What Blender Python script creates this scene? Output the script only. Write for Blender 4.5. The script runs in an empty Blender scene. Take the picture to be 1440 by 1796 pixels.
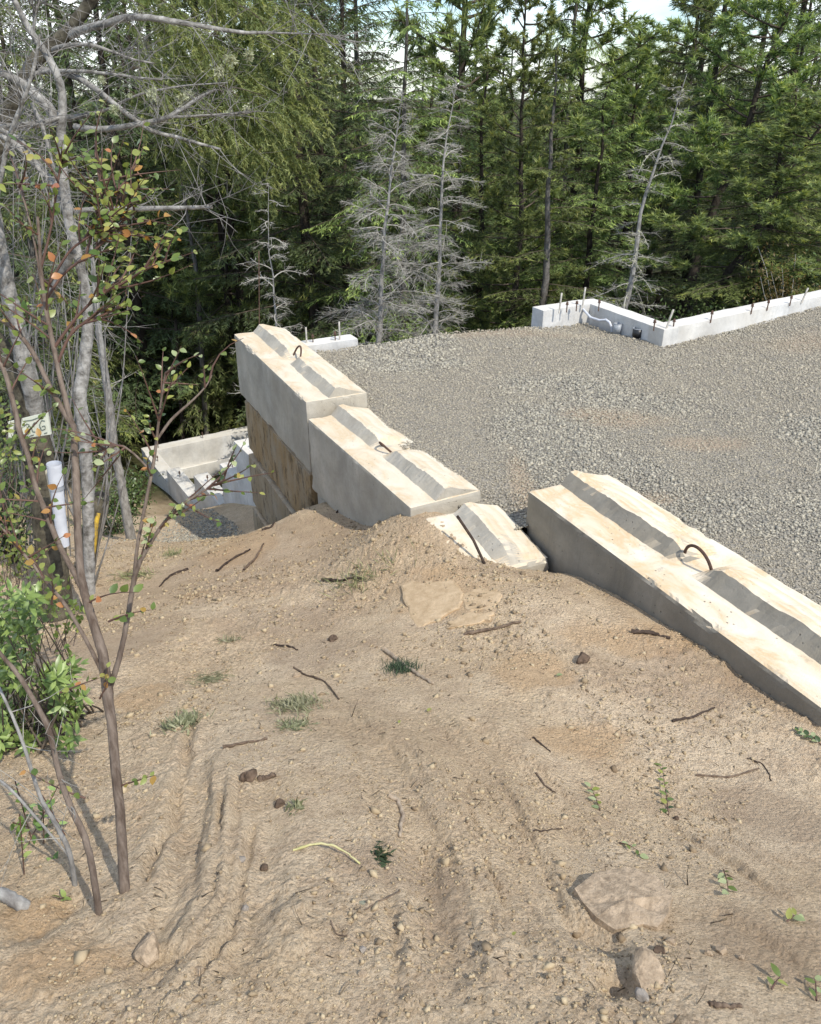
import bpy, bmesh, math, random
import numpy as np
from mathutils import Vector, Matrix

SC = bpy.context.scene
COL = SC.collection
R = math.radians
# ------------------------------------------------------------------ camera
EYE = 2.45                      # eye height above the gravel pad (z = 0)
PITCH = R(28)
FPX = 1444.0                    # focal length in photo pixels (photo 1440 x 1796)
cam_d = bpy.data.cameras.new('camera')
cam = bpy.data.objects.new('camera', cam_d)
COL.objects.link(cam)
cam.location = (0, 0, EYE)
cam.rotation_euler = (R(90) - PITCH, 0, 0)
cam_d.sensor_fit = 'VERTICAL'
cam_d.sensor_height = 24.0
cam_d.lens = FPX / 1796.0 * 24.0
cam_d.clip_start = 0.05
cam_d.clip_end = 2000
SC.camera = cam
# ------------------------------------------------------------------ sky, sun, exposure
SUN_HEAD, SUN_EL = 140.0, 50.0  # compass heading clockwise from the view direction, elevation
w = bpy.data.worlds.new('World')
SC.world = w
w.use_nodes = True
nt = w.node_tree
nt.nodes.clear()
wo = nt.nodes.new('ShaderNodeOutputWorld')
bg = nt.nodes.new('ShaderNodeBackground')
sky = nt.nodes.new('ShaderNodeTexSky')
sky.sky_type = 'NISHITA'
sky.sun_disc = False
sky.sun_elevation = R(SUN_EL)
sky.sun_rotation = R(SUN_HEAD)
sky.air_density = 1.0
sky.dust_density = 0.3
sky.ozone_density = 3.0
# thin white cloud over the whole sky
tc = nt.nodes.new('ShaderNodeTexCoord')
mp = nt.nodes.new('ShaderNodeMapping')
mp.inputs['Scale'].default_value = (1, 1, 3.5)
cn = nt.nodes.new('ShaderNodeTexNoise')
cn.inputs['Scale'].default_value = 3.0
cn.inputs['Detail'].default_value = 7
cr = nt.nodes.new('ShaderNodeValToRGB')
cr.color_ramp.elements[0].position = 0.44
cr.color_ramp.elements[0].color = (0, 0, 0, 1)
cr.color_ramp.elements[1].position = 0.68
cr.color_ramp.elements[1].color = (1, 1, 1, 1)
mx = nt.nodes.new('ShaderNodeMix')
mx.data_type = 'RGBA'
mx.inputs['B'].default_value = (11, 11.5, 12, 1)
nt.links.new(tc.outputs['Generated'], mp.inputs['Vector'])
nt.links.new(mp.outputs['Vector'], cn.inputs['Vector'])
nt.links.new(cn.outputs['Fac'], cr.inputs['Fac'])
nt.links.new(cr.outputs['Color'], mx.inputs['Factor'])
tint = nt.nodes.new('ShaderNodeMix'); tint.data_type = 'RGBA'; tint.blend_type = 'MULTIPLY'
tint.inputs['Factor'].default_value = 1.0
tint.inputs['B'].default_value = (0.87, 0.96, 1.06, 1)
nt.links.new(sky.outputs['Color'], tint.inputs['A'])
nt.links.new(tint.outputs['Result'], mx.inputs['A'])
nt.links.new(mx.outputs['Result'], bg.inputs['Color'])
bg.inputs['Strength'].default_value = 0.15
nt.links.new(bg.outputs['Background'], wo.inputs['Surface'])

sd = bpy.data.lights.new('sun', 'SUN')
sd.energy = 3.7
sd.angle = R(0.5)
sd.color = (1.0, 0.94, 0.84)
sun = bpy.data.objects.new('sun', sd)
COL.objects.link(sun)
SV = Vector((math.sin(R(SUN_HEAD)) * math.cos(R(SUN_EL)), math.cos(R(SUN_HEAD)) * math.cos(R(SUN_EL)), math.sin(R(SUN_EL))))
sun.rotation_euler = SV.to_track_quat('Z', 'Y').to_euler()
sun.location = SV * 40
vs = SC.view_settings
vs.view_transform = 'Standard'
vs.look = 'None'
vs.exposure = 0.30
vs.gamma = 1.0
vs.use_curve_mapping = False
SC.cycles.max_bounces = 6
SC.cycles.transparent_max_bounces = 8

# ------------------------------------------------------------------ helpers
CP, SP = math.cos(PITCH), math.sin(PITCH)
def ray(px, py):
    """photo pixel -> (lateral, forward, down) per unit camera depth * FPX"""
    v = py - 898.0
    return px - 720.0, FPX * CP - v * SP, FPX * SP + v * CP
def at(px, py, F):
    """point seen at photo pixel px,py that stands F metres ahead of the eye"""
    l, f, d = ray(px, py)
    return np.array((l / f * F, F, EYE - d / f * F))
def onplane(px, py, z):
    l, f, d = ray(px, py)
    F = (EYE - z) / d * f
    return np.array((l / f * F, F, z))
def pxscale(px, py, F):
    """metres per photo pixel there"""
    return F / ray(px, py)[1]

def tag(o, label=None, cat=None, group=None, kind=None):
    if label: o['label'] = label
    if cat: o['category'] = cat
    if group: o['group'] = group
    if kind: o['kind'] = kind
    return o
def empty(name, loc=(0, 0, 0), rz=0.0, label=None, cat=None, group=None):
    o = bpy.data.objects.new(name, None)
    o.empty_display_size = 0.1
    COL.objects.link(o)
    o.location = loc
    o.rotation_euler = (0, 0, rz)
    tag(o, label, cat, group)
    return o
def mesh_from(name, verts, faces, mats=None, smooth=False, midx=None, rnd=None):
    me = bpy.data.meshes.new(name)
    verts = np.asarray(verts, dtype=np.float32).reshape(-1, 3)
    if isinstance(faces, np.ndarray):
        n, k = faces.shape
        me.vertices.add(len(verts))
        me.vertices.foreach_set('co', verts.ravel())
        me.loops.add(n * k)
        me.loops.foreach_set('vertex_index', faces.astype(np.int32).ravel())
        me.polygons.add(n)
        me.polygons.foreach_set('loop_start', np.arange(0, n * k, k, dtype=np.int32))
        me.polygons.foreach_set('loop_total', np.full(n, k, dtype=np.int32))
        me.update(calc_edges=True)
    else:
        me.from_pydata([tuple(map(float, v)) for v in verts], [], faces)
        me.update()
    if mats:
        for m in (mats if isinstance(mats, (list, tuple)) else [mats]):
            me.materials.append(m)
    if midx is not None:
        me.polygons.foreach_set('material_index', np.asarray(midx, dtype=np.int32))
    if smooth:
        me.polygons.foreach_set('use_smooth', np.ones(len(me.polygons), dtype=bool))
    if rnd is not None:
        a = me.attributes.new('rnd', 'FLOAT', 'POINT')
        a.data.foreach_set('value', np.asarray(rnd, dtype=np.float32))
    me.validate()
    return me
def link(name, me, parent=None, loc=None):
    o = bpy.data.objects.new(name, me)
    COL.objects.link(o)
    if parent is not None:
        o.parent = parent
    if loc is not None:
        o.location = loc
    return o

class MB:
    """collects quads / tris (tris stored as quads with a repeated index are avoided: separate lists)"""
    def __init__(s):
        s.v, s.q, s.r, s.m, s.n = [], [], [], [], 0
        s.t, s.tm = [], []
    def add(s, v, q, rnd=0.5, mi=0):
        v = np.asarray(v, float).reshape(-1, 3)
        q = np.asarray(q, int).reshape(-1, 4)
        s.v.append(v); s.q.append(q + s.n)
        s.r.append(np.broadcast_to(np.asarray(rnd, float), (len(v),)).copy())
        s.m.append(np.full(len(q), mi, int))
        s.n += len(v)
    def tube(s, pts, rad, n=6, rnd=0.5, mi=0, cap=True):
        pts = np.asarray(pts, float)
        rad = np.broadcast_to(np.asarray(rad, float), (len(pts),))
        t = np.gradient(pts, axis=0)
        t /= np.linalg.norm(t, axis=1)[:, None] + 1e-9
        up = np.array((0.13, 0.21, 1.0)) if abs(t[0][2]) < 0.9 else np.array((1.0, 0.2, 0.1))
        a = np.cross(t, up); a /= np.linalg.norm(a, axis=1)[:, None] + 1e-9
        b = np.cross(t, a)
        ang = np.arange(n) * 2 * math.pi / n
        ring = pts[:, None, :] + rad[:, None, None] * (np.cos(ang)[None, :, None] * a[:, None, :] + np.sin(ang)[None, :, None] * b[:, None, :])
        k = len(pts)
        i, j = np.meshgrid(np.arange(k - 1), np.arange(n), indexing='ij')
        q = np.stack([i * n + j, i * n + (j + 1) % n, (i + 1) * n + (j + 1) % n, (i + 1) * n + j], -1).reshape(-1, 4)
        s.add(ring.reshape(-1, 3), q, rnd, mi)
        if cap and n == 6:
            base = s.n - k * n
            for o in (0, (k - 1) * n):
                qq = np.array([[base + o, base + o + 1, base + o + 2, base + o + 3], [base + o, base + o + 3, base + o + 4, base + o + 5]])
                s.q.append(qq); s.m.append(np.full(2, mi, int))
    def addtri(s, v, t, rnd, mi=0):
        v = np.asarray(v, float).reshape(-1, 3)
        s.v.append(v); s.t.append(np.asarray(t, int) + s.n); s.tm.append(np.full(len(t), mi, int))
        s.r.append(np.broadcast_to(np.asarray(rnd, float), (len(v),)).copy())
        s.n += len(v)
    def mesh(s, name, mats, smooth=False):
        q = np.concatenate(s.q) if s.q else np.zeros((0, 4), int)
        m_ = np.concatenate(s.m) if s.m else np.zeros(0, int)
        if not s.t:
            return mesh_from(name, np.concatenate(s.v), q, mats, smooth, m_, np.concatenate(s.r))
        t = np.concatenate(s.t)
        me = bpy.data.meshes.new(name)
        v = np.concatenate(s.v).astype(np.float32)
        me.vertices.add(len(v)); me.vertices.foreach_set('co', v.ravel())
        lp = np.concatenate([q.ravel(), t.ravel()]).astype(np.int32)
        me.loops.add(len(lp)); me.loops.foreach_set('vertex_index', lp)
        st = np.concatenate([np.arange(len(q)) * 4, len(q) * 4 + np.arange(len(t)) * 3]).astype(np.int32)
        me.polygons.add(len(st)); me.polygons.foreach_set('loop_start', st)
        me.polygons.foreach_set('loop_total', np.concatenate([np.full(len(q), 4), np.full(len(t), 3)]).astype(np.int32))
        me.update(calc_edges=True)
        for m in (mats if isinstance(mats, (list, tuple)) else [mats]): me.materials.append(m)
        me.polygons.foreach_set('material_index', np.concatenate([m_, np.concatenate(s.tm)]).astype(np.int32))
        if smooth: me.polygons.foreach_set('use_smooth', np.ones(len(st), dtype=bool))
        a = me.attributes.new('rnd', 'FLOAT', 'POINT'); a.data.foreach_set('value', np.concatenate(s.r).astype(np.float32))
        me.validate()
        return me

def twigs(mb, base, d, L, r0, rng, n=3, bend=0.15, rnd=0.5, mi=0, seg=3):
    """many thin tapering 3-sided twigs at once: base (N,3), d (N,3) unit, L (N,), r0 (N,)"""
    base = np.asarray(base, float); N = len(base)
    if N == 0: return
    d = np.asarray(d, float); L = np.asarray(L, float); r0 = np.broadcast_to(np.asarray(r0, float), (N,))
    side = rng.normal(size=(N, 3)); side -= (side * d).sum(1)[:, None] * d
    side /= np.linalg.norm(side, axis=1)[:, None] + 1e-9
    t = np.linspace(0, 1, seg)
    pts = base[:, None, :] + d[:, None, :] * (L[:, None] * t)[:, :, None] + side[:, None, :] * (bend * L[:, None] * t[None, :] ** 2)[:, :, None]
    a = side; b = np.cross(d, a)
    ang = np.arange(n) * 2 * math.pi / n
    off = np.cos(ang)[None, :, None] * a[:, None, :] + np.sin(ang)[None, :, None] * b[:, None, :]
    rr = r0[:, None] * (1 - 0.8 * t)[None, :]
    v = pts[:, :, None, :] + rr[:, :, None, None] * off[:, None, :, :]
    i, j = np.meshgrid(np.arange(seg - 1), np.arange(n), indexing='ij')
    q1 = np.stack([i * n + j, i * n + (j + 1) % n, (i + 1) * n + (j + 1) % n, (i + 1) * n + j], -1).reshape(-1, 4)
    q = (q1[None] + (np.arange(N) * seg * n)[:, None, None]).reshape(-1, 4)
    r = np.repeat(np.broadcast_to(np.asarray(rnd, float), (N,)), seg * n)
    mb.add(v.reshape(-1, 3), q, r, mi)
    return pts

def leafquads(mb, base, d, nrm, L, W, rnd, mi=0, wide=0.45, fold=0.0):
    base = np.asarray(base, float); N = len(base)
    if N == 0: return
    d = d / (np.linalg.norm(d, axis=1)[:, None] + 1e-9)
    s = np.cross(d, nrm); s /= np.linalg.norm(s, axis=1)[:, None] + 1e-9
    up = np.cross(s, d)
    L = np.broadcast_to(np.asarray(L, float), (N,))[:, None]; W = np.broadcast_to(np.asarray(W, float), (N,))[:, None]
    v = np.stack([base, base + d * L * wide + s * W * .5 + up * W * fold, base + d * L, base + d * L * wide - s * W * .5 + up * W * fold], 1)
    q = (np.arange(N) * 4)[:, None] + np.arange(4)[None]
    mb.add(v.reshape(-1, 3), q, np.repeat(np.broadcast_to(rnd, (N,)), 4), mi)

def needles(mb, base, d, nrm, L, W, rnd, mi=0):
    """slim triangles, one per needle clump"""
    base = np.asarray(base, float); n = len(base)
    if n == 0: return
    d = d / (np.linalg.norm(d, axis=1)[:, None] + 1e-9)
    s = np.cross(d, nrm); s /= np.linalg.norm(s, axis=1)[:, None] + 1e-9
    L = np.broadcast_to(np.asarray(L, float), (n,))[:, None]; W = np.broadcast_to(np.asarray(W, float), (n,))[:, None]
    v = np.stack([base - s * W * .5, base + s * W * .5, base + d * L], 1)
    mb.addtri(v.reshape(-1, 3), (np.arange(n) * 3)[:, None] + np.arange(3)[None], np.repeat(np.broadcast_to(rnd, (n,)), 3), mi)

# vectorised gradient-free value noise
_prng = np.random.default_rng(5)
_T = _prng.random((256, 256))
def vnoise(x, y):
    xi = np.floor(x).astype(int); yi = np.floor(y).astype(int)
    fx = x - xi; fy = y - yi
    fx = fx * fx * fx * (fx * (fx * 6 - 15) + 10); fy = fy * fy * fy * (fy * (fy * 6 - 15) + 10)
    a = _T[xi & 255, yi & 255]; b = _T[(xi + 1) & 255, yi & 255]
    c = _T[xi & 255, (yi + 1) & 255]; d = _T[(xi + 1) & 255, (yi + 1) & 255]
    return (a * (1 - fx) + b * fx) * (1 - fy) + (c * (1 - fx) + d * fx) * fy - 0.5
def fbm(x, y, oct=4, gain=0.5):
    s = 0; a = 1.0
    for o in range(oct):
        ca, sa = math.cos(o * 1.3), math.sin(o * 1.3)
        s = s + a * vnoise((x * ca - y * sa) * 2 ** o + 17.3 * o, (x * sa + y * ca) * 2 ** o + 9.1 * o)
        a *= gain
    return s
def smooth(a, b, x):
    t = np.clip((x - a) / (b - a), 0, 1)
    return t * t * (3 - 2 * t)

# ------------------------------------------------------------------ materials
def newmat(name):
    m = bpy.data.materials.new(name)
    m.use_nodes = True
    t = m.node_tree
    b = t.nodes['Principled BSDF']
    return m, t, b
def N(t, typ, **kw):
    n = t.nodes.new(typ)
    for k, v in kw.items():
        if hasattr(n, k): setattr(n, k, v)
        else: n.inputs[k.replace('_', ' ')].default_value = v
    return n
def ramp(t, fac, stops):
    r = t.nodes.new('ShaderNodeValToRGB')
    e = r.color_ramp.elements
    while len(e) < len(stops): e.new(0.5)
    for el, (p, c) in zip(e, stops):
        el.position = p; el.color = (*c, 1) if len(c) == 3 else c
    t.links.new(fac, r.inputs['Fac'])
    return r.outputs['Color']
def mix(t, f, a, b, mode='MIX'):
    m = t.nodes.new('ShaderNodeMix'); m.data_type = 'RGBA'; m.blend_type = mode
    for s, v in (('Factor', f), ('A', a), ('B', b)):
        if isinstance(v, bpy.types.NodeSocket): t.links.new(v, m.inputs[s])
        elif isinstance(v, (int, float)): m.inputs[s].default_value = v
        else: m.inputs[s].default_value = (*v, 1)
    return m.outputs['Result']
def math_(t, op, a, b=None, clamp=False):
    m = t.nodes.new('ShaderNodeMath'); m.operation = op; m.use_clamp = clamp
    for i, v in enumerate((a, b)):
        if v is None: continue
        if isinstance(v, bpy.types.NodeSocket): t.links.new(v, m.inputs[i])
        else: m.inputs[i].default_value = v
    return m.outputs[0]
def objco(t, scale=(1, 1, 1)):
    c = t.nodes.new('ShaderNodeTexCoord')
    m = t.nodes.new('ShaderNodeMapping')
    m.inputs['Scale'].default_value = scale
    t.links.new(c.outputs['Object'], m.inputs['Vector'])
    return m.outputs['Vector']
def noise(t, vec, scale, detail=4, rough=0.55, dist=0.0):
    n = t.nodes.new('ShaderNodeTexNoise')
    n.inputs['Scale'].default_value = scale; n.inputs['Detail'].default_value = detail
    n.inputs['Roughness'].default_value = rough; n.inputs['Distortion'].default_value = dist
    if vec is not None: t.links.new(vec, n.inputs['Vector'])
    return n.outputs['Fac']
def voro(t, vec, scale, feature='F1', out='Distance'):
    n = t.nodes.new('ShaderNodeTexVoronoi'); n.feature = feature
    n.inputs['Scale'].default_value = scale
    if vec is not None: t.links.new(vec, n.inputs['Vector'])
    return n.outputs[out]
def attr(t, name):
    a = t.nodes.new('ShaderNodeAttribute'); a.attribute_name = name
    return a.outputs['Fac']
def bump(t, b, h, strength=0.4, dist=0.02, prev=None):
    n = t.nodes.new('ShaderNodeBump')
    n.inputs['Strength'].default_value = strength; n.inputs['Distance'].default_value = dist
    t.links.new(h, n.inputs['Height'])
    if prev is not None: t.links.new(prev, n.inputs['Normal'])
    t.links.new(n.outputs['Normal'], b.inputs['Normal'])
    return n.outputs['Normal']
def setc(t, b, c, rough=0.85, spec=0.3):
    if isinstance(c, bpy.types.NodeSocket): t.links.new(c, b.inputs['Base Color'])
    else: b.inputs['Base Color'].default_value = (*c, 1)
    b.inputs['Roughness'].default_value = rough
    b.inputs['Specular IOR Level'].default_value = spec

def m_ground():
    m, t, b = newmat('sandy_soil')
    v = objco(t)
    n1 = noise(t, v, 1.3, 5, 0.6, 0.6)
    n2 = noise(t, v, 9, 6, 0.65)
    n3 = noise(t, v, 170, 4, 0.75)
    sand = ramp(t, n1, [(0.30, (0.56, 0.42, 0.27)), (0.45, (0.66, 0.51, 0.335)), (0.62, (0.71, 0.565, 0.39))])
    sand = mix(t, ramp(t, n2, [(0.36, (0.45,) * 3), (0.56, (0, 0, 0))]), sand, (0.44, 0.32, 0.215))
    cell = t.nodes.new('ShaderNodeTexVoronoi'); cell.inputs['Scale'].default_value = 130
    t.links.new(v, cell.inputs['Vector'])
    bw = t.nodes.new('ShaderNodeRGBToBW'); t.links.new(cell.outputs['Color'], bw.inputs[0])
    sand = mix(t, 1.0, sand, ramp(t, bw.outputs[0], [(0.2, (0.80, 0.78, 0.76)), (0.5, (1, 1, 1)), (0.85, (1.08, 1.08, 1.08))]), 'MULTIPLY')
    sand = mix(t, math_(t, 'MULTIPLY', ramp(t, n3, [(0.33, (1, 1, 1)), (0.42, (0, 0, 0))]), 0.55), sand, (0.26, 0.185, 0.125))
    # ochre subsoil and darker damp patches have their own shapes (vertex attributes)
    sand = mix(t, math_(t, 'MULTIPLY', attr(t, 'ochre'), 0.55), sand, (0.56, 0.37, 0.20))
    sand = mix(t, math_(t, 'MULTIPLY', attr(t, 'damp'), 0.65), sand, (0.35, 0.25, 0.17))
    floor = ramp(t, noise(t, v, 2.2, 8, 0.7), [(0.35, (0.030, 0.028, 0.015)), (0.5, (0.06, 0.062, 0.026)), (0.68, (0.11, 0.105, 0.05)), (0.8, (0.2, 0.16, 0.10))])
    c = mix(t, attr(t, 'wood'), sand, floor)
    setc(t, b, c, 0.95, 0.1)
    vs1 = voro(t, v, 62); vs2 = voro(t, v, 140)
    clump = ramp(t, noise(t, v, 4, 4, 0.6), [(0.36, (0, 0, 0)), (0.56, (1, 1, 1))])
    h = math_(t, 'ADD', math_(t, 'MULTIPLY', noise(t, v, 85, 6, 0.8), 1.2), math_(t, 'MULTIPLY', math_(t, 'MULTIPLY', vs1, clump), -0.9))
    h = math_(t, 'ADD', h, math_(t, 'MULTIPLY', vs2, -0.45))
    bump(t, b, h, 1.0, 0.014)
    return m
def m_gravelbed():
    m, t, b = newmat('gravel_fines')
    v = objco(t)
    n = noise(t, v, 60, 4, 0.7)
    c = ramp(t, n, [(0.3, (0.14, 0.13, 0.11)), (0.6, (0.32, 0.29, 0.235))])
    c = mix(t, math_(t, 'MULTIPLY', attr(t, 'ochre'), 0.7), c, (0.37, 0.28, 0.19))
    setc(t, b, c, 0.95, 0.15)
    bump(t, b, voro(t, v, 45), 1.0, 0.02)
    return m
def m_gravel():
    m, t, b = newmat('crushed_stone')
    r = attr(t, 'rnd')
    c = ramp(t, r, [(0.0, (0.21, 0.195, 0.165)), (0.3, (0.29, 0.27, 0.222)), (0.55, (0.355, 0.33, 0.265)), (0.8, (0.42, 0.385, 0.30)), (1.0, (0.49, 0.445, 0.345))])
    c = mix(t, math_(t, 'MULTIPLY', attr(t, 'ochre'), 0.6), c, (0.43, 0.365, 0.265))
    n = noise(t, objco(t), 90, 3)
    c = mix(t, 0.4, c, ramp(t, n, [(0.3, (0.6,) * 3), (0.7, (1.15,) * 3)]), 'MULTIPLY')
    setc(t, b, c, 0.9, 0.25)
    return m
def m_concrete(name, base, dust, ochre, dustamt, stain=None, pores=1.0):
    m, t, b = newmat(name)
    v = objco(t)
    n1 = noise(t, v, 2.4, 6, 0.65, 0.3)
    n2 = noise(t, v, 26, 5, 0.7)
    c = mix(t, ramp(t, n1, [(0.35, (0, 0, 0)), (0.68, (1, 1, 1))]), tuple(x * 0.70 for x in base), tuple(x * 1.12 for x in base))
    big = ramp(t, noise(t, objco(t, (1, 1, .5)), 1.1, 5, .6, .8), [(0.42, (0, 0, 0)), (0.62, (1, 1, 1))])
    c = mix(t, math_(t, 'MULTIPLY', big, 0.30), c, tuple(x * y for x, y in zip(base, (.78, .68, .52))))
    drip = ramp(t, noise(t, objco(t, (9, 9, .5)), 1.6, 5, .7), [(0.56, (0, 0, 0)), (0.70, (1, 1, 1))])
    c = mix(t, math_(t, 'MULTIPLY', drip, 0.32), c, tuple(x * .48 for x in base))
    c = mix(t, math_(t, 'MULTIPLY', ramp(t, n2, [(0.45, (0, 0, 0)), (0.72, (1, 1, 1))]), 0.3), c, tuple(x * 0.6 for x in base))
    if stain:
        vs_ = objco(t, (1.9, 1.9, 0.85))
        s = ramp(t, noise(t, vs_, 2.2, 6, 0.7, 0.4), [(0.36, (0, 0, 0)), (0.55, (1, 1, 1))])
        c = mix(t, math_(t, 'MULTIPLY', s, 0.9), c, stain)
        s2 = ramp(t, noise(t, vs_, 5.5, 6, 0.75), [(0.52, (0, 0, 0)), (0.64, (1, 1, 1))])
        c = mix(t, math_(t, 'MULTIPLY', s2, 0.85), c, (0.06, 0.045, 0.03))
    # dust lies on level faces only
    g = t.nodes.new('ShaderNodeNewGeometry')
    sx = t.nodes.new('ShaderNodeSeparateXYZ'); t.links.new(g.outputs['True Normal'], sx.inputs[0])
    flat = ramp(t, sx.outputs['Z'], [(0.76, (0, 0, 0)), (0.87, (1, 1, 1))])
    vl = objco(t, (2.2, 1.0, 1.0))
    dn = noise(t, vl, 1.9, 7, 0.62, 0.9)
    d = ramp(t, dn, [(0.36, dust), (0.46, tuple(.7 * x + .3 * y for x, y in zip(dust, ochre))), (0.55, tuple(.2 * x + .8 * y for x, y in zip(dust, ochre))), (0.70, dust)])
    d = mix(t, math_(t, 'MULTIPLY', ramp(t, noise(t, v, 7, 6, 0.7, .4), [(0.5, (0, 0, 0)), (0.62, (1, 1, 1))]), 0.45), d, tuple(.50 * x for x in (1.35, 1.18, 0.9)))
    d = mix(t, math_(t, 'MULTIPLY', ramp(t, noise(t, v, 14, 5, 0.7), [(0.60, (0, 0, 0)), (0.72, (1, 1, 1))]), 0.6), d, base)
    c = mix(t, math_(t, 'MULTIPLY', flat, dustamt), c, d)
    # air holes
    pv = voro(t, v, 24)
    pn = noise(t, v, 3.0, 2)
    hole = math_(t, 'MULTIPLY', ramp(t, pv, [(0.05, (1, 1, 1)), (0.15, (0, 0, 0))]), ramp(t, pn, [(0.46, (0, 0, 0)), (0.60, (1, 1, 1))]))
    c = mix(t, math_(t, 'MULTIPLY', hole, 0.65 * pores), c, tuple(x * 0.3 for x in base))
    setc(t, b, c, 0.88, 0.25)
    hh = math_(t, 'SUBTRACT', math_(t, 'ADD', math_(t, 'MULTIPLY', n2, 0.6), math_(t, 'MULTIPLY', noise(t, v, 110, 3, 0.7), 0.5)), math_(t, 'MULTIPLY', hole, 1.2 * pores))
    bump(t, b, hh, 0.55, 0.010)
    return m
def m_plain(name, c1, c2, scale=8, rough=0.8, spec=0.3, bumps=0.3, bscale=None, stretch=(1, 1, 1), dist=0.01):
    m, t, b = newmat(name)
    v = objco(t, stretch)
    n = noise(t, v, scale, 6, 0.65, 0.3)
    setc(t, b, ramp(t, n, [(0.34, c1), (0.66, c2)]), rough, spec)
    if bumps: bump(t, b, noise(t, v, bscale or scale * 3, 5, 0.7), bumps, dist)
    return m
def m_leaf(name, stops, rough=0.5, spec=0.35, trans=0.35, objvar=0.25):
    m, t, b = newmat(name)
    c = ramp(t, attr(t, 'rnd'), stops)
    oi = t.nodes.new('ShaderNodeObjectInfo')
    hs = t.nodes.new('ShaderNodeHueSaturation')
    t.links.new(c, hs.inputs['Color'])
    t.links.new(math_(t, 'ADD', math_(t, 'MULTIPLY', oi.outputs['Random'], objvar * 2), 1 - objvar), hs.inputs['Value'])
    t.links.new(math_(t, 'ADD', math_(t, 'MULTIPLY', oi.outputs['Random'], 0.03), 0.485), hs.inputs['Hue'])
    setc(t, b, hs.outputs['Color'], rough, spec)
    tr = t.nodes.new('ShaderNodeBsdfTranslucent')
    t.links.new(mix(t, 1.0, hs.outputs['Color'], (1.25, 1.2, 0.6), 'MULTIPLY'), tr.inputs['Color'])
    ms = t.nodes.new('ShaderNodeMixShader'); ms.inputs[0].default_value = trans
    t.links.new(b.outputs[0], ms.inputs[1]); t.links.new(tr.outputs[0], ms.inputs[2])
    t.links.new(ms.outputs[0], t.nodes['Material Output'].inputs['Surface'])
    return m

M = {}
M['ground'] = m_ground()
M['bed'] = m_gravelbed()
M['gravel'] = m_gravel()
M['block'] = m_concrete('block_concrete', (0.46, 0.43, 0.365), (0.68, 0.615, 0.49), (0.56, 0.42, 0.25), 0.9)
M['block_old'] = m_concrete('stained_block_concrete', (0.36, 0.31, 0.23), (0.5, 0.42, 0.3), (0.45, 0.32, 0.2), 0.8, stain=(0.29, 0.20, 0.10))
M['block_tan'] = m_concrete('tan_block_concrete', (0.36, 0.325, 0.26), (0.5, 0.42, 0.3), (0.45, 0.32, 0.2), 0.8, stain=(0.27, 0.215, 0.14))
M['block_near'] = m_concrete('dusty_block_concrete', (0.28, 0.26, 0.215), (0.74, 0.67, 0.54), (0.58, 0.40, 0.205), 0.95, pores=1.3)
M['stem'] = m_concrete('new_foundation_concrete', (0.66, 0.655, 0.63), (0.74, 0.72, 0.66), (0.68, 0.62, 0.52), 0.5, pores=0.6)
M['rust'] = m_plain('rusty_steel', (0.045, 0.026, 0.018), (0.11, 0.060, 0.038), 60, 0.75, 0.4, 0.3, 200)
M['galv'] = m_plain('weathered_steel', (0.30, 0.27, 0.22), (0.50, 0.48, 0.43), 50, 0.55, 0.5, 0.2)
# ------------------------------------------------------------------ terrain shape (H = metres below the eye)
_CT = []
def ctp(px, py, F): 
    p = at(px, py, F); _CT.append((p[0], p[1], p[2]))
def ctw(x, y, H): _CT.append((x, y, EYE - H))
for a in ((720, 1796, .957), (0, 1796, .96), (1440, 1796, .975), (720, 1300, 2.11), (1420, 1262, 2.59), (1150, 1085, 3.42),
          (900, 990, 4.47), (740, 900, 4.55), (800, 948, 4.30), (850, 978, 4.18), (885, 972, 4.40), (838, 992, 4.02), (880, 992, 4.12), (960, 998, 4.28), (560, 886, 6.0), (520, 916, 6.56), (430, 946, 8.1),
          (560, 1000, 4.65), (720, 1000, 4.1), (430, 1050, 4.25), (300, 1000, 5.2), (200, 1050, 4.6), (200, 950, 7.0),
          (335, 931, 9.0), (300, 912, 12.0), (150, 885, 11.5), (0, 1000, 5.4), (0, 1300, 2.4), (0, 1600, 1.32), (250, 1500, 1.5),
          (1100, 1400, 1.95), (640, 930, 5.0), (1000, 1150, 3.0), (450, 1250, 2.45), (105, 1085, 4.3)):
    ctp(*a)
for a in ((0, -2, 1.42), (-3, -2, 1.4), (3, -2, 1.5), (-2.5, .5, 1.6), (2.4, .8, 1.75), (2.2, 2.1, 2.28),
          (1.2, 6, 2.9), (3, 5, 2.8), (2, 8, 3.0), (5, 6, 2.8), (4.5, 3, 2.6), (.2, 8, 3.4), (-.4, 9, 3.9),
          (0, 10.5, 4.4), (2, 11.5, 4.3), (5, 12, 3.9), (8, 12, 3.3), (0, 16, 6), (5, 18, 5.4), (-5, 16, 7), (-8, 12, 6.2),
          (-6, 6, 4.3), (-6, 2, 2.8), (10, 18, 4.6), (0, 30, 7.5), (20, 30, 6.5), (-20, 30, 8.5), (0, 70, 10), (40, 60, 9), (-40, 60, 11),
          (-20, 5, 7), (20, 0, 2.2), (20, 10, 3.4), (-20, -10, 4), (0, -20, 2), (20, -20, 2), (-3.0, 14.5, 7.0)):
    ctw(*a)
_CT = np.array(_CT)
_C2 = 0.45 ** 2
def _phi(A, B):
    return np.sqrt(((A[:, None, :] - B[None, :, :]) ** 2).sum(-1) + _C2)
_n = len(_CT)
_A = np.zeros((_n + 3, _n + 3))
_A[:_n, :_n] = _phi(_CT[:, :2], _CT[:, :2]) + np.eye(_n) * -0.004
_A[:_n, _n] = 1; _A[:_n, _n + 1:] = _CT[:, :2]; _A[_n:, :_n] = _A[:_n, _n:].T
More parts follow.
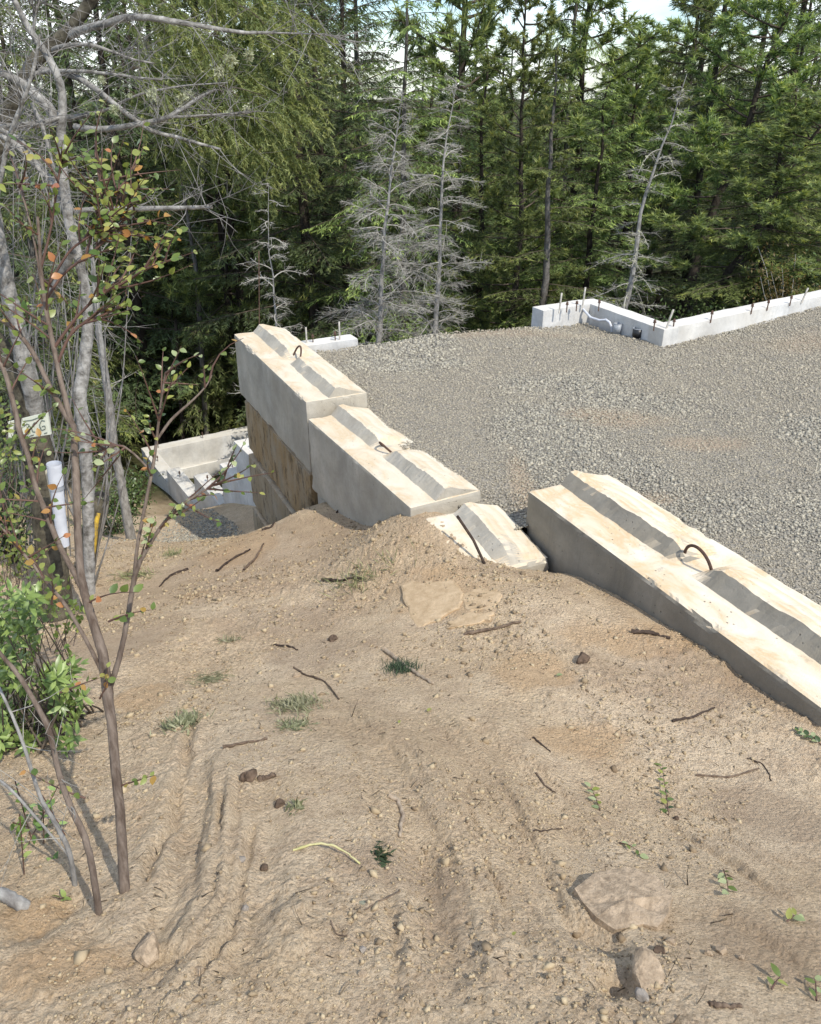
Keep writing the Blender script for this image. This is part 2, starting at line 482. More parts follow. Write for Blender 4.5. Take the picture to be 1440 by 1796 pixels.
_W = np.linalg.solve(_A, np.concatenate([_CT[:, 2], np.zeros(3)]))
def zbase(x, y):
    x = np.asarray(x, float); y = np.asarray(y, float)
    P = np.stack([x.ravel(), y.ravel()], 1)
    out = np.empty(len(P))
    for i in range(0, len(P), 40000):
        p = P[i:i + 40000]
        out[i:i + 40000] = _phi(p, _CT[:, :2]) @ _W[:_n] + _W[_n] + p @ _W[_n + 1:]
    return out.reshape(x.shape)

U = np.array((-0.4352, 0.9003))      # along the block wall, away from the eye (plan)
V = np.array((0.9003, 0.4352))       # across it, to the right
UB = np.array((-0.500, 0.866))       # along the house walls
VB = np.array((0.866, 0.500))
BZ = lambda H: EYE - H
# left face line of the block wall, near end of block two
B2N = np.array((0.045, 4.50))
B1N = np.array((-0.825, 6.15))
# pad outline (plan): wall's right edge, near block, out of frame right, stem walls
WID = 0.53
A_ = np.array((1.43, 8.83)); B_ = np.array((2.006, 9.155)); C_ = np.array((2.526, 8.09)); D_ = np.array((6.6, 8.09 + (6.6 - 2.526) * 0.6405))
def padmask(x, y):
    """signed: positive inside the gravel pad, metres"""
    p = np.stack([x, y], -1)
    s1 = (p - B1N) @ V - (WID - 0.10)                       # right of the block wall
    s2 = -((p - A_) @ np.array((-0.353, 0.935)))             # this side of the far stem wall
    s3 = (p - np.array((0.715, 4.51))) @ V - 0.30           # right of the near block, on this side of it
    near = (p - np.array((0.715, 4.51))) @ U                # <0: alongside the near block
    past = smooth(0.0, -0.25, (p - B2N) @ U - .1)
    s1 = s1 + past * 0.10
    s1 = np.where(near < -0.05, np.minimum(s1, s3), s1)
    s4 = -((p - C_) @ np.array((-0.539, 0.842)))            # this side of wall CD
    back = np.where((p - C_) @ VB > 0.0, s4, np.where((p - A_) @ VB > 0.0, -((p - B_) @ UB), s2))
    return np.minimum(s1, back)
def padz(x, y):
    z = 0.03 * fbm(x * .8 + 3, y * .8, 3) + 0.012 * fbm(x * 4, y * 4, 2)
    # heaped against the walls, higher to the left of the recess, sloping off right
    p = np.stack([x, y], -1)
    z = z + 0.05 * np.exp(-(((x - 0.7) / 1.2) ** 2 + ((y - 8.5) / .5) ** 2))
    z = z - 0.07 * np.exp(-(((x - 2.0) / .5) ** 2 + ((y - 8.75) / .45) ** 2))
    z = z + 0.06 * smooth(3.2, 4.6, x) * smooth(7.5, 8.8, y)
    z = z - 0.05 * np.exp(-(((x - 1.35) / .35) ** 2 + ((y - 4.75) / .25) ** 2))
    s_ = (p - B1N) @ V - WID
    z = z - 0.11 * np.exp(-(((x - .52) / .30) ** 2 + ((y - 4.62) / .30) ** 2))
    return z + 0.03

def hit(px, py, zf=None):
    zf = zf or zbase
    l, f, d = ray(px, py)
    F = np.linspace(0.5, 25, 2451)
    z = EYE - d / f * F
    g = zf(l / f * F, F)
    k = np.argmax(z < g)
    return np.array((l / f * F[k], F[k], g[k]))

# ploughed grooves: photo polylines dropped on the slope, (points, depth m, half width m)
_G = [
 ([(345, 1255), (330, 1320), (318, 1380), (300, 1450), (265, 1530), (235, 1590)], .022, .016),
]
for _k, _o in enumerate((-34, -22, -13, -4, 5, 13, 24, 38, 52)):
    _G.append(([(398 + _o, 1340), (392 + _o, 1420), (385 + _o, 1500), (366 + _o * 1.1, 1590), (328 + _o * 1.25, 1660), (265 + _o * 1.5, 1722), (185 + _o * 1.8, 1770)][_k % 3 // 2:], (.013, .007, .010, .006)[_k % 4], (.011, .008, .010)[_k % 3]))
for _k, _o in enumerate((-62, -48, -36, -20, -8, 6, 18, 34, 60, 84, 104)):
    _G.append(([(640 + _o, 1205), (700 + _o, 1262), (752 + _o, 1325), (800 + _o * 1.05, 1405), (845 + _o * 1.1, 1490), (884 + _o * 1.15, 1570), (915 + _o * 1.25, 1650), (955 + _o * 1.4, 1720)][(_k * 2) % 3:], (.008, .004, .006, .003, .009)[_k % 5], (.014, .007, .011)[_k % 3]))
_G += [
 ([(675, 1270), (712, 1370), (745, 1470), (775, 1580), (800, 1690), (840, 1796)], .017, .05),
 ([(560, 1230), (640, 1300), (690, 1400), (730, 1510), (760, 1640), (790, 1780)], .015, .05),
 ([(690, 1215), (780, 1290), (850, 1380), (910, 1480), (960, 1570), (1000, 1680)], .019, .05),
 ([(330, 1300), (345, 1400), (330, 1520), (290, 1620), (220, 1700)], .026, .045),
 ([(470, 1330), (465, 1450), (455, 1570), (430, 1680), (390, 1780)], .018, .05),
 ([(800, 1250), (890, 1330), (980, 1420), (1050, 1520)], .022, .05),
 ([(600, 1260), (648, 1390), (672, 1500), (690, 1650), (700, 1796)], .010, .014),
 ([(860, 1265), (945, 1350), (1020, 1420), (1080, 1500)], .009, .012),
 ([(1150, 1420), (1210, 1465), (1290, 1512), (1360, 1560), (1440, 1595)], .014, .014),
 ([(1180, 1400), (1270, 1440), (1360, 1500), (1440, 1540)], .010, .012),
 ([(1240, 1590), (1330, 1640), (1440, 1710)], .014, .022),
 ([(1200, 1430), (1280, 1470), (1370, 1530), (1440, 1565)], .008, .008),
]
GROOVES = []
for pts, dep, wd in _G:
    q = np.array([hit(*p)[:2] for p in pts])
    # smooth resample
    s = np.linspace(0, len(q) - 1, 6 * len(q))
    qq = np.stack([np.interp(s, np.arange(len(q)), q[:, k]) for k in (0, 1)], 1)
    for _ in range(3):
        qq[1:-1] = (qq[:-2] + 2 * qq[1:-1] + qq[2:]) / 4
    GROOVES.append((qq, dep, wd))
def grooves(x, y):
    out = np.zeros_like(x)
    for gi, (q, dep, wd) in enumerate(GROOVES):
        lo = q.min(0) - .25; hi = q.max(0) + .25
        m = (x > lo[0]) & (x < hi[0]) & (y > lo[1]) & (y < hi[1])
        if not m.any(): continue
        X = np.stack([x[m], y[m]], 1)
        best = np.full(len(X), 9.0); par = np.zeros(len(X)); sgn = np.zeros(len(X))
        for i in range(len(q) - 1):
            a, b = q[i], q[i + 1]; ab = b - a
            t = np.clip(((X - a) @ ab) / (ab @ ab + 1e-12), 0, 1)
            dv = X - a - t[:, None] * ab
            d = np.sqrt((dv ** 2).sum(1))
            u = d < best
            best = np.where(u, d, best); par = np.where(u, (i + t) / (len(q) - 1), par)
            sgn = np.where(u, np.sign(ab[0] * dv[:, 1] - ab[1] * dv[:, 0]), sgn)
        wob = 1 + 0.8 * vnoise(X[:, 0] * 5 + gi * 7, X[:, 1] * 5)
        d = best * sgn + 0.022 * vnoise(X[:, 0] * 6 + gi * 3, X[:, 1] * 6) + 0.008 * vnoise(X[:, 0] * 50 + gi * 3, X[:, 1] * 50)
        fade = smooth(0, .15, par) * (1 - smooth(.8, 1, par))
        prof = -np.exp(-(d / wd) ** 2) + 0.55 * np.exp(-((d - 2.0 * wd) / (1.1 * wd)) ** 2) + 0.35 * np.exp(-((d + 2.2 * wd) / (1.3 * wd)) ** 2)
        out[m] += dep * fade * np.clip(wob, .2, 2) * prof
    return out
PITS = [(*hit(a_, b_)[:2], dp, rr) for a_, b_, dp, rr in ((1030, 1625, .045, .05), (1070, 1655, .04, .05), (1080, 1728, .055, .045), (292, 1690, .035, .03), (250, 1722, .03, .035), (225, 1690, .025, .03), (60, 1640, .03, .05), (120, 1600, .03, .05), (160, 1650, .02, .04))]
_SM = [hit(790, 1055)[:2], hit(300, 1640)[:2], hit(620, 1740)[:2]]
def zground(x, y, fine=True):
    x = np.asarray(x, float); y = np.asarray(y, float)
    z = zbase(x, y)
    pm = padmask(x, y)
    z = np.where(pm > 0.04, np.minimum(z, -0.16), z)
    far_ = smooth(35, 70, np.hypot(x, y))
    z = z * (1 - far_) - 4.0 * far_
    near = 1 - smooth(7, 14, np.hypot(x, y))
    z = z + near * (0.05 * fbm(x * 1.3, y * 1.3, 3)) + (1 - near) * 0.5 * fbm(x * .25, y * .25, 4)
    if fine:
        calm = np.ones_like(x)
        for c, r in zip(_SM, (.35, .16, .10)):
            calm *= 1 - .85 * np.exp(-((x - c[0]) ** 2 + (y - c[1]) ** 2) / r ** 2)
        rough = np.clip(0.65 + 1.3 * fbm(x * 1.1 + 40, y * 1.1, 3), .25, 1.5) * calm
        z = z + near * rough * (0.016 * fbm(x * 5, y * 5, 2) + 0.026 * np.maximum(0, fbm(x * 24 + 3, y * 24, 2) - .12) + 0.026 * np.maximum(0, fbm(x * 48, y * 48, 1) - .08) + .009 * fbm(x * 90, y * 90, 1))
        z = z + grooves(x, y)
        z = z + np.where(pm < 0.04, .15, 0) * np.exp(-(((x - .67) ** 2 + (y - 4.43) ** 2) / .13 ** 2))
        for (cx, cy, dp, rr) in PITS:
            z = z - dp * np.exp(-((x - cx) ** 2 + (y - cy) ** 2) / rr ** 2)
    return z

def axis_(fine0, fine1, step, lo, hi, grow=1.16):
    a = list(np.arange(fine0, fine1, step))
    s = step; up = [a[-1]]
    while up[-1] < hi: s *= grow; up.append(up[-1] + min(s, 6))
    s = step; dn = [a[0]]
    while dn[-1] > lo: s *= grow; dn.append(dn[-1] - min(s, 6))
    return np.array(dn[::-1][:-1] + a + up[1:])
gx = axis_(-1.25, 1.25, 0.0075, -160, 160, 1.012)
gx = np.concatenate([-np.cumsum(0.02 * 1.16 ** np.arange(60).clip(0, 38))[::-1] + gx[np.abs(gx) < 2.6].min(), gx[np.abs(gx) < 2.6], np.cumsum(0.02 * 1.16 ** np.arange(60).clip(0, 38)) + gx[np.abs(gx) < 2.6].max()])
ys = [0.5]
st = 0.0078
while ys[-1] < 8.5:
    ys.append(ys[-1] + st * max(1, (ys[-1] / 1.9)) ** 1.15)
s = ys[-1] - ys[-2]
while ys[-1] < 260: s *= 1.10; ys.append(ys[-1] + min(s, 8))
dn = [0.5]; s = .02
while dn[-1] > -60: s *= 1.3; dn.append(dn[-1] - min(s, 6))
gy = np.array(dn[::-1][:-1] + ys)
GX, GY = np.meshgrid(gx, gy)
GZ = zground(GX, GY)
print('ground', GX.shape)
nx, ny = len(gx), len(gy)
ii, jj = np.meshgrid(np.arange(ny - 1), np.arange(nx - 1), indexing='ij')
gq = np.stack([ii * nx + jj, ii * nx + jj + 1, (ii + 1) * nx + jj + 1, (ii + 1) * nx + jj], -1).reshape(-1, 4)
gme = mesh_from('ground', np.stack([GX, GY, GZ], -1).reshape(-1, 3), gq, M['ground'], True)
def pattr(me, name, val):
    a = me.attributes.new(name, 'FLOAT', 'POINT')
    a.data.foreach_set('value', np.asarray(val, dtype=np.float32).ravel())
def blob(px, py, rx, ry, x, y, soft=.35, rot=0.0):
    c = hit(px, py)
    ca, sa = math.cos(rot), math.sin(rot)
    dx, dy = x - c[0], y - c[1]
    u = (dx * ca + dy * sa) / rx; v = (-dx * sa + dy * ca) / ry
    d = np.hypot(u, v) + .55 * fbm(x * 5 + px, y * 5, 3)
    return 1 - smooth(1 - soft, 1 + soft * .3, d)
och = np.zeros_like(GX)
for a in ((785, 1050, .28, .35), (345, 1048, .12, .12), (1010, 1300, .25, .15), (1120, 1130, .35, .2), (90, 1690, .16, .12), (250, 1230, .12, .2), (60, 1620, .1, .08), (420, 965, .3, .5), (930, 1180, .2, .2)):
    och = np.maximum(och, blob(*a, GX, GY))
och *= np.where(GY > 0, 1, 0)
dmp = np.zeros_like(GX)
for a in ((590, 940, .9, .55), (660, 1520, .16, .10), (430, 1000, .9, .8), (1200, 1200, .45, .3), (200, 1130, .5, .5), (560, 1140, .35, .25), (780, 1580, .06, .25), (870, 1005, .22, .12), (1350, 1420, .25, .2), (480, 1090, .5, .4), (1320, 1650, .15, .15)):
    dmp = np.maximum(dmp, .85 * blob(*a, GX, GY, .6))
dmp = np.clip(dmp * .8 + .3 * np.clip(fbm(GX * 2.1 + 9, GY * 2.1, 4), 0, 1), 0, 1)
r_ = np.hypot(GX, GY - 1)
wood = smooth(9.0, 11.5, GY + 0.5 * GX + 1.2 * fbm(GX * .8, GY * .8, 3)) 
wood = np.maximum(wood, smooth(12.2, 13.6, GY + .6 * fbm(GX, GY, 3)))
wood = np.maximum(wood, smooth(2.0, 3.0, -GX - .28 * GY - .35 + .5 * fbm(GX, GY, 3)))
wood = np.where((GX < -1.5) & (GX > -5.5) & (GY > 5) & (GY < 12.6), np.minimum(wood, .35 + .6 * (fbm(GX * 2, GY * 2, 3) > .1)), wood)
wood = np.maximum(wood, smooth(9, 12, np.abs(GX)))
pattr(gme, 'ochre', och); pattr(gme, 'damp', dmp); pattr(gme, 'wood', wood)
tag(link('ground', gme), kind='structure')

# ------------------------------------------------------------------ gravel pad
px_ = np.arange(-1.6, 6.8, .05); py_ = np.arange(1.2, 11.2, .05)
PX, PY = np.meshgrid(px_, py_)
pm = padmask(PX, PY)
PZ = padz(PX, PY)
inside = pm > -0.08
# the rim rolls down below the surface
PZ = np.where(pm < 0.05, PZ - .10 * smooth(.05, -.08, pm), PZ)
idx = -np.ones(PX.shape, int); idx[inside] = np.arange(inside.sum())
qq = []
for i in range(len(py_) - 1):
    r = np.stack([idx[i, :-1], idx[i, 1:], idx[i + 1, 1:], idx[i + 1, :-1]], 1)
    qq.append(r[(r >= 0).all(1)])
pme = mesh_from('gravel_pad', np.stack([PX, PY, PZ], -1)[inside], np.concatenate(qq), M['bed'], True)
def padochre(x, y):
    o = np.zeros_like(x)
    for (a, b, r1, r2) in ((4.2, 8.1, .9, .45), (2.2, 5.6, .35, .16), (1.45, 4.75, .35, .12), (1.6, 6.2, .5, .25), (.75, 5.05, .10, .5), (.9, 8.5, 1.2, .25)):
        d = np.hypot((x - a) / r1, (y - b) / r2) + .5 * fbm(x * 3, y * 3, 3)
        o = np.maximum(o, .85 * (1 - smooth(.3, 1.2, d)))
    return o
pattr(pme, 'ochre', padochre(PX, PY)[inside])
pad = tag(link('gravel_pad', pme), kind='structure')

def stones(name, pos, size, rng, mat, zf=None, flat=.7, ochre=None, sink=.3):
    """angular crushed stones: jittered 8-corner lumps, one mesh"""
    n = len(pos)
    cube = np.array([(1, 0, 0), (-1, 0, 0), (0, 1, 0), (0, -1, 0), (0, 0, 1), (0, 0, -1)], float) * 1.05
    v = cube[None] + rng.normal(0, .24, (n, 6, 3))
    v *= (size[:, None] * .5 * rng.uniform(.75, 1.3, (n, 3)))[:, None, :] if True else 1
    # random rotation
    q = rng.normal(size=(n, 4)); q /= np.linalg.norm(q, axis=1)[:, None]
    a, b, c, d = q.T
    Rm = np.stack([np.stack([1 - 2 * (c * c + d * d), 2 * (b * c - a * d), 2 * (b * d + a * c)], -1),
                   np.stack([2 * (b * c + a * d), 1 - 2 * (b * b + d * d), 2 * (c * d - a * b)], -1),
                   np.stack([2 * (b * d - a * c), 2 * (c * d + a * b), 1 - 2 * (b * b + c * c)], -1)], -2)
    v = np.einsum('nij,nkj->nki', Rm, v)
    v[:, :, 2] *= flat
    v += pos[:, None, :] + np.array((0, 0, 1.0)) * (size * (.5 - sink) * flat)[:, None, None]
    f = np.array([(0, 2, 4), (2, 1, 4), (1, 3, 4), (3, 0, 4), (2, 0, 5), (1, 2, 5), (3, 1, 5), (0, 3, 5)])
    fq = (f[None] + (np.arange(n) * 6)[:, None, None]).reshape(-1, 3)
    me = mesh_from(name, v.reshape(-1, 3), fq, mat, False, None, np.repeat(rng.random(n), 6))
    if ochre is not None: pattr(me, 'ochre', np.repeat(ochre, 6))
    return me
rng = np.random.default_rng(11)
n = 330000
sx_ = rng.uniform(-1.4, 5.6, n); sy_ = rng.uniform(2.2, 10.2, n)
keep = (padmask(sx_, sy_) > -.01) & (np.abs(sx_) < (sy_ * .62 + .5))
sx_, sy_ = sx_[keep], sy_[keep]
oc = padochre(sx_, sy_)
dist = np.hypot(sx_, sy_)
keep = rng.random(len(sx_)) < np.clip(1 - .55 * oc * (rng.random(len(sx_)) + .4), .15, 1) * np.clip(5.5 / dist, .5, 1)
sx_, sy_, oc, dist = sx_[keep], sy_[keep], oc[keep], dist[keep]
coarse = smooth(-.15, .25, fbm(sx_ * .9 + 5, sy_ * .9, 3) + .55 * np.exp(-(((sx_ - 2.6) / 1.0) ** 2 + ((sy_ - 4.4) / .9) ** 2)) - .12)
size = rng.lognormal(math.log(.0122), .32, len(sx_)) * (.85 + .45 * coarse) * np.clip(dist / 6, .95, 1.35)
gv = stones('gravel', np.stack([sx_, sy_, padz(sx_, sy_)], 1), np.clip(size, .008, .042), rng, M['gravel'], ochre=np.clip(oc + .6 * (1 - coarse), 0, 1))
print('stones', len(sx_))
tag(link('gravel', gv), 'grey crushed stone gravel covering the level pad', 'gravel', kind='stuff')
# small gravel spill at the foot of the block wall
n = 5000
c = at(385, 935, 8.6)
tx = rng.normal(c[0], .38, n); ty = rng.normal(c[1] + .3, .75, n)
k = ((np.stack([tx, ty], 1) - B1N) @ V) < -.03
tx, ty = tx[k], ty[k]
sp = stones('gravel_spill', np.stack([tx, ty, zground(tx, ty)], 1), rng.uniform(.012, .035, len(tx)), rng, M['gravel'], ochre=np.zeros(len(tx)))
tag(link('gravel_spill', sp), 'dark gravel spilled on the dirt at the foot of the stacked block wall', 'gravel', kind='stuff')

# loose crumbs and grit lying on the dirt slope
n = 80000
ty = .75 + 6.4 * rng.random(n) ** 1.25
tx = rng.uniform(-.62, .62, n) * ty - .1
cl = fbm(tx * 2.3 + 4, ty * 2.3, 3)
kk = (padmask(tx, ty) < -.05) & (rng.random(n) < np.clip(.32 + 1.3 * cl, .05, 1))
kk &= ((np.stack([tx, ty], 1) - B2N) @ V < -.02) | (ty < 4.2)
tx, ty = tx[kk], ty[kk]
cs = np.clip(rng.lognormal(math.log(.0056), .6, len(tx)) * np.clip(ty / 2.6, .75, 1.7), .003, .034)
M['crumb'] = m_leaf('soil_crumbs', [(0, (.20, .14, .095)), (.4, (.36, .265, .175)), (1, (.46, .355, .24))], .95, .1, 0.0, 0.0)
cm = stones('soil_crumbs', np.stack([tx, ty, zground(tx, ty)], 1), cs, rng, M['crumb'], flat=.8, sink=.35)
print('crumbs', len(tx))
tag(link('soil_crumbs', cm), 'loose crumbs of sandy soil scattered over the bare slope', 'soil', kind='stuff')

# ------------------------------------------------------------------ concrete blocks
def gridbox(L, W, Hh, step, seed, chip=.045, r0=.012):
    """rounded, chipped box, origin at the bottom centre; x across, y along"""
    bm = bmesh.new()
    h = np.array((W, L, Hh)) / 2
    def face(u, v, k, s):
        nu = max(2, int(2 * h[u] / step)); nv = max(2, int(2 * h[v] / step))
        g = [[None] * (nv + 1) for _ in range(nu + 1)]
        for i in range(nu + 1):
            for j in range(nv + 1):
                p = [0, 0, 0]; p[u] = -h[u] + 2 * h[u] * i / nu; p[v] = -h[v] + 2 * h[v] * j / nv; p[k] = s * h[k]
                g[i][j] = bm.verts.new(p)
        for i in range(nu):
            for j in range(nv):
                q = [g[i][j], g[i + 1][j], g[i + 1][j + 1], g[i][j + 1]]
                if s < 0: q.reverse()
                bm.faces.new(q)
    face(0, 1, 2, 1); face(0, 1, 2, -1)
    face(1, 2, 0, 1); face(1, 2, 0, -1)
    face(2, 0, 1, 1); face(2, 0, 1, -1)
    bmesh.ops.remove_doubles(bm, verts=bm.verts, dist=1e-4)
    co = np.array([v.co[:] for v in bm.verts])
    s = seed * 13.7
    nz = fbm(co[:, 1] * 6 + co[:, 0] * 5 + s, co[:, 2] * 7 + co[:, 0] * 3 + s, 4)
    nz2 = fbm(co[:, 1] * 2.2 + s, co[:, 2] * 2 + co[:, 0] * 4 - s, 2)
    rad = r0 + chip * np.clip(nz - .18, 0, 1) * 2.2 + .012 * np.clip(nz2, 0, 1)
    inn = np.clip(co, -h + rad[:, None], h - rad[:, None])
    d = co - inn
    ln = np.linalg.norm(d, axis=1)
    new = np.where(ln[:, None] > 1e-6, inn + d / np.maximum(ln, 1e-6)[:, None] * np.minimum(ln, rad)[:, None], co)
    fl = .004 * fbm(co[:, 1] * 9 + s, co[:, 0] * 9 + co[:, 2] * 9, 2)
    new += np.sign(co) * (np.abs(np.abs(co) - h) < 1e-4) * fl[:, None]
    for v, p in zip(bm.verts, new): v.co = p + np.array((0, 0, h[2]))
    bm.normal_update()
    me = bpy.data.meshes.new('body'); bm.to_mesh(me); bm.free()
    return me
def ridge_mesh(L, seed, w0=.30, hh=.078, slope=.12, inner=-1):
    """worn interlock ridge: steep on the left, gentler on the right, ramped down at its inner end"""
    n = 44
    ysl = np.linspace(-L / 2, L / 2, n)
    prof = [(-.092, -.004), (-.088, .003), (-.052, hh * .5), (-.018, hh * .96), (.022, hh * 1.0), (.09, hh * .62), (.235, .002), (.245, -.004)]
    v = []
    for y in ysl:
        din = (y + L / 2) if inner < 0 else (L / 2 - y)
        e = min(1.0, din / slope) ** .8
        e *= 1 + .22 * float(vnoise(np.array([y * 5 + seed]), np.array([3.1]))[0])
        for (x, z) in prof:
            zz = z * e if z > 0 else z
            x2 = x + .012 * float(vnoise(np.array([y * 8 + seed]), np.array([x * 9.]))[0]) + .006 * float(vnoise(np.array([y * 40 + seed]), np.array([x * 50.]))[0])
            zz += (.010 * float(vnoise(np.array([y * 14 + seed]), np.array([x * 24.]))[0]) + .006 * float(vnoise(np.array([y * 60 + seed]), np.array([x * 60.]))[0]) if z > .02 else 0)
            v.append((x2, y, zz))
    p = len(prof); f = []
    for i in range(n - 1):
        for j in range(p - 1):
            f.append((i * p + j, i * p + j + 1, (i + 1) * p + j + 1, (i + 1) * p + j))
    f.append(tuple(range(p)))
    f.append(tuple((n - 1) * p + j for j in range(p))[::-1])
    return mesh_from('ridge', v, [tuple(x[::-1]) for x in f])
def loop_mesh(r=.085, h=.12, lean=.4, rad=.0085):
    mb = MB()
    a = np.linspace(0, math.pi, 15)
    pts = [(0, -r, -.06)] + [(lean * h * math.sin(t), -r * math.cos(t), h * math.sin(t)) for t in a] + [(0, r, -.06)]
    mb.tube(pts, rad, 8)
    return mb.mesh('lifting_loop', M['rust'], True)
ANG = math.atan2(V[1], V[0])
def block(far, near, Htop, hh, label, mat, seed, ridges=2, tilt=(0, 0), group='precast concrete retaining blocks', loop=(.085, .12, .4), wid=WID):
    """far, near: plan points of the left face's ends"""
    far, near = np.array(far, float), np.array(near, float)
    L = np.linalg.norm(far - near)
    u = (far - near) / L; v = np.array((u[1], -u[0]))
    c = (far + near) / 2 + v * wid / 2
    e = empty('concrete_block', (c[0], c[1], EYE - Htop - hh), math.atan2(v[1], v[0]), label, 'concrete block', group)
    e.rotation_euler = (tilt[0], tilt[1], math.atan2(v[1], v[0]))
    me = gridbox(L - .012, wid, hh, .022 if ridges else .032, seed)
    me.materials.append(mat)
    link('body', me, e)
    if ridges:
        gap = .10
        rl = (L - .04 - gap) / 2 if ridges == 2 else L * .9
        for sg in ((-1, 1) if ridges == 2 else (1,)):
            rm = ridge_mesh(rl, seed * 3.1 + sg, inner=-sg)
            rm.materials.append(mat)
            link('ridge', rm, e, (.015, sg * (gap / 2 + rl / 2) if ridges == 2 else 0, hh - .003))
        if ridges == 2: link('lifting_loop', loop_mesh(*loop), e, (.02, 0, hh))
    return e
S = lambda p, k: np.array(p) + U * k
B1F = S(B1N, 2.17)
block(B1F, B1N, 2.29, .62, 'upper cream block with lifting loop, on top of the tall block stack', M['block'], 1)
block(B1N - V * .005 - U * .02, B2N + U * .10, 2.415, .62, 'middle cream block with bent rusty loop, between stack and half buried block', M['block'], 2, loop=(.07, .07, -.9))
block(B2N + V * .02 + U * .085, B2N - U * .56 + V * .03, 2.485, .60, 'half buried block crossed by a dark rod, sinking into the dirt', M['block'], 3, ridges=1, tilt=(R(8), R(2)))
block((.715, 4.51), np.array((.715, 4.51)) + np.array((.432, -.902)) * 2.25, 2.25, .60, 'nearest dusty concrete block with big rusty arch loop, set apart on the right', M['block_near'], 4, loop=(.10, .12, -.25), wid=.60)
# lower courses of the stack
k = 0
LOW = ['brown stained block directly under the top block at the far end of the stack',
       'pale block corner showing beside the dark gap under the middle block',
       'lower stained block in the stack, partly covered by the dirt bank',
       'lowest visible block at the foot of the stack beside the gravel spill']
for (k0, k1, H0, lab, sd, off, hh) in ((2.14, .06, 2.955, LOW[0], 5, .030, .58), (.02, -1.2, 3.09, LOW[1], 6, .05, .58), (2.14, .2, 3.585, LOW[2], 7, .012, .575), (2.13, .35, 4.215, LOW[3], 8, -.005, .60)):
    block(S(B1N, k0) + V * off, S(B1N, k1) + V * (off - .02), H0, hh, lab, M['block_old'] if sd == 5 else M['block_tan'] if sd > 6 else M['block'], sd, ridges=0)

# ------------------------------------------------------------------ poured foundation walls
def slab_wall(name, a, b, thick, z0, z1, mat, parent, side=1, seed=0):
    """upright wall from plan point a to b (the visible face), thickness away on `side`"""
    a, b = np.array(a, float), np.array(b, float)
    L = np.linalg.norm(b - a); u = (b - a) / L; nrm = np.array((-u[1], u[0])) * side
    me = gridbox(L, thick, z1 - z0, .05, seed + 20, chip=.006, r0=.006)
    me.materials.append(mat)
    o = link(name, me, parent)
    c = (a + b) / 2 + nrm * thick / 2
    o.location = Vector((c[0], c[1], z0)) - Vector(parent.location)
    o.rotation_euler = (0, 0, math.atan2(u[1], u[0]) - math.pi / 2)
    return o
def bolt(parent, p, h, kind='anchor_bolt', lean=(0, 0)):
    mb = MB()
    if kind == 'rebar_stub':
        mb.tube([(0, 0, -.03), (lean[0] * h * .5, lean[1] * h * .5, h * .5), (lean[0] * h, lean[1] * h, h)], .010, 6)
        me = mb.mesh(kind, M['galv'], False)
    else:
        mb.tube([(0, 0, -.03), (0, 0, h)], .0065, 6)
        mb.tube([(0, 0, h * .72), (0, 0, h * .9)], .014, 6)
        mb.tube([(0, 0, h * .60), (0, 0, h * .66)], .018, 6)
        me = mb.mesh(kind, M['rust'], False)
    o = link(kind, me, parent)
    o.location = Vector([float(x) for x in p]) - Vector(parent.location)
    return o
TH = 0.20
ZT = BZ(2.245)
fw = empty('foundation_wall', (C_[0], C_[1], -.6), 0, 'white poured foundation wall with a recess along the far right gravel edge', 'foundation')
slab_wall('wall', A_, B_ - VB * .0, TH, -.6, ZT, M['stem'], fw, 1, 1)
w2a = B_ + UB * TH
slab_wall('wall', w2a + VB * .002, C_ + UB * .002, TH, -.6, ZT - .004, M['stem'], fw, 1, 2)
C2 = C_ - UB * .0
slab_wall('wall', C2, D_, TH, -.6, ZT + .002, M['stem'], fw, 1, 3)
def topat(px, py):
    return onplane(px, py, ZT)
for (px, py, h, kd) in ((981, 545, .19, 'rebar_stub'), (994, 543, .085, 'anchor_bolt'), (1011, 541, .085, 'anchor_bolt'), (1022, 536, .20, 'rebar_stub'),
                        (1050, 541, .10, 'anchor_bolt'), (1147, 575, .085, 'anchor_bolt'), (1168, 576, .19, 'rebar_stub'), (1181, 573, .085, 'anchor_bolt'),
                        (1247, 561, .10, 'anchor_bolt'), (1318, 546, .085, 'anchor_bolt'), (1346, 540, .09, 'anchor_bolt'), (1386, 532, .09, 'anchor_bolt'), (1407, 527, .14, 'rebar_stub')):
    p = topat(px, py)
    bolt(fw, p, h, kd, (.25, 0) if kd == 'rebar_stub' and px > 1100 else (.05, 0))
# conduit from the wall top to the grey riser
mb = MB()
cp = [(1019, 538, 9.16), (1026, 546, 9.05), (1036, 557, 8.95), (1052, 562, 8.85), (1063, 561, 8.80), (1069, 565, 8.76), (1073, 575, 8.74), (1074, 590, 8.74)]
mb.tube([at(*c) for c in cp], .014, 8)
M['whitepvc'] = m_plain('white_pvc', (0.48, 0.50, 0.54), (0.60, 0.62, 0.66), 12, 0.4, 0.5, 0.03)
M['greypvc'] = m_plain('grey_pvc', (0.24, 0.26, 0.28), (0.38, 0.40, 0.42), 6, 0.45, 0.5, 0.05)
M['blackpvc'] = m_plain('black_abs', (0.012, 0.012, 0.013), (0.03, 0.03, 0.03), 6, 0.4, 0.5, 0.05)
o = link('conduit', mb.mesh('conduit', M['whitepvc'], True))
tag(o, 'white flexible conduit looping down from the recess corner to the grey riser', 'conduit')
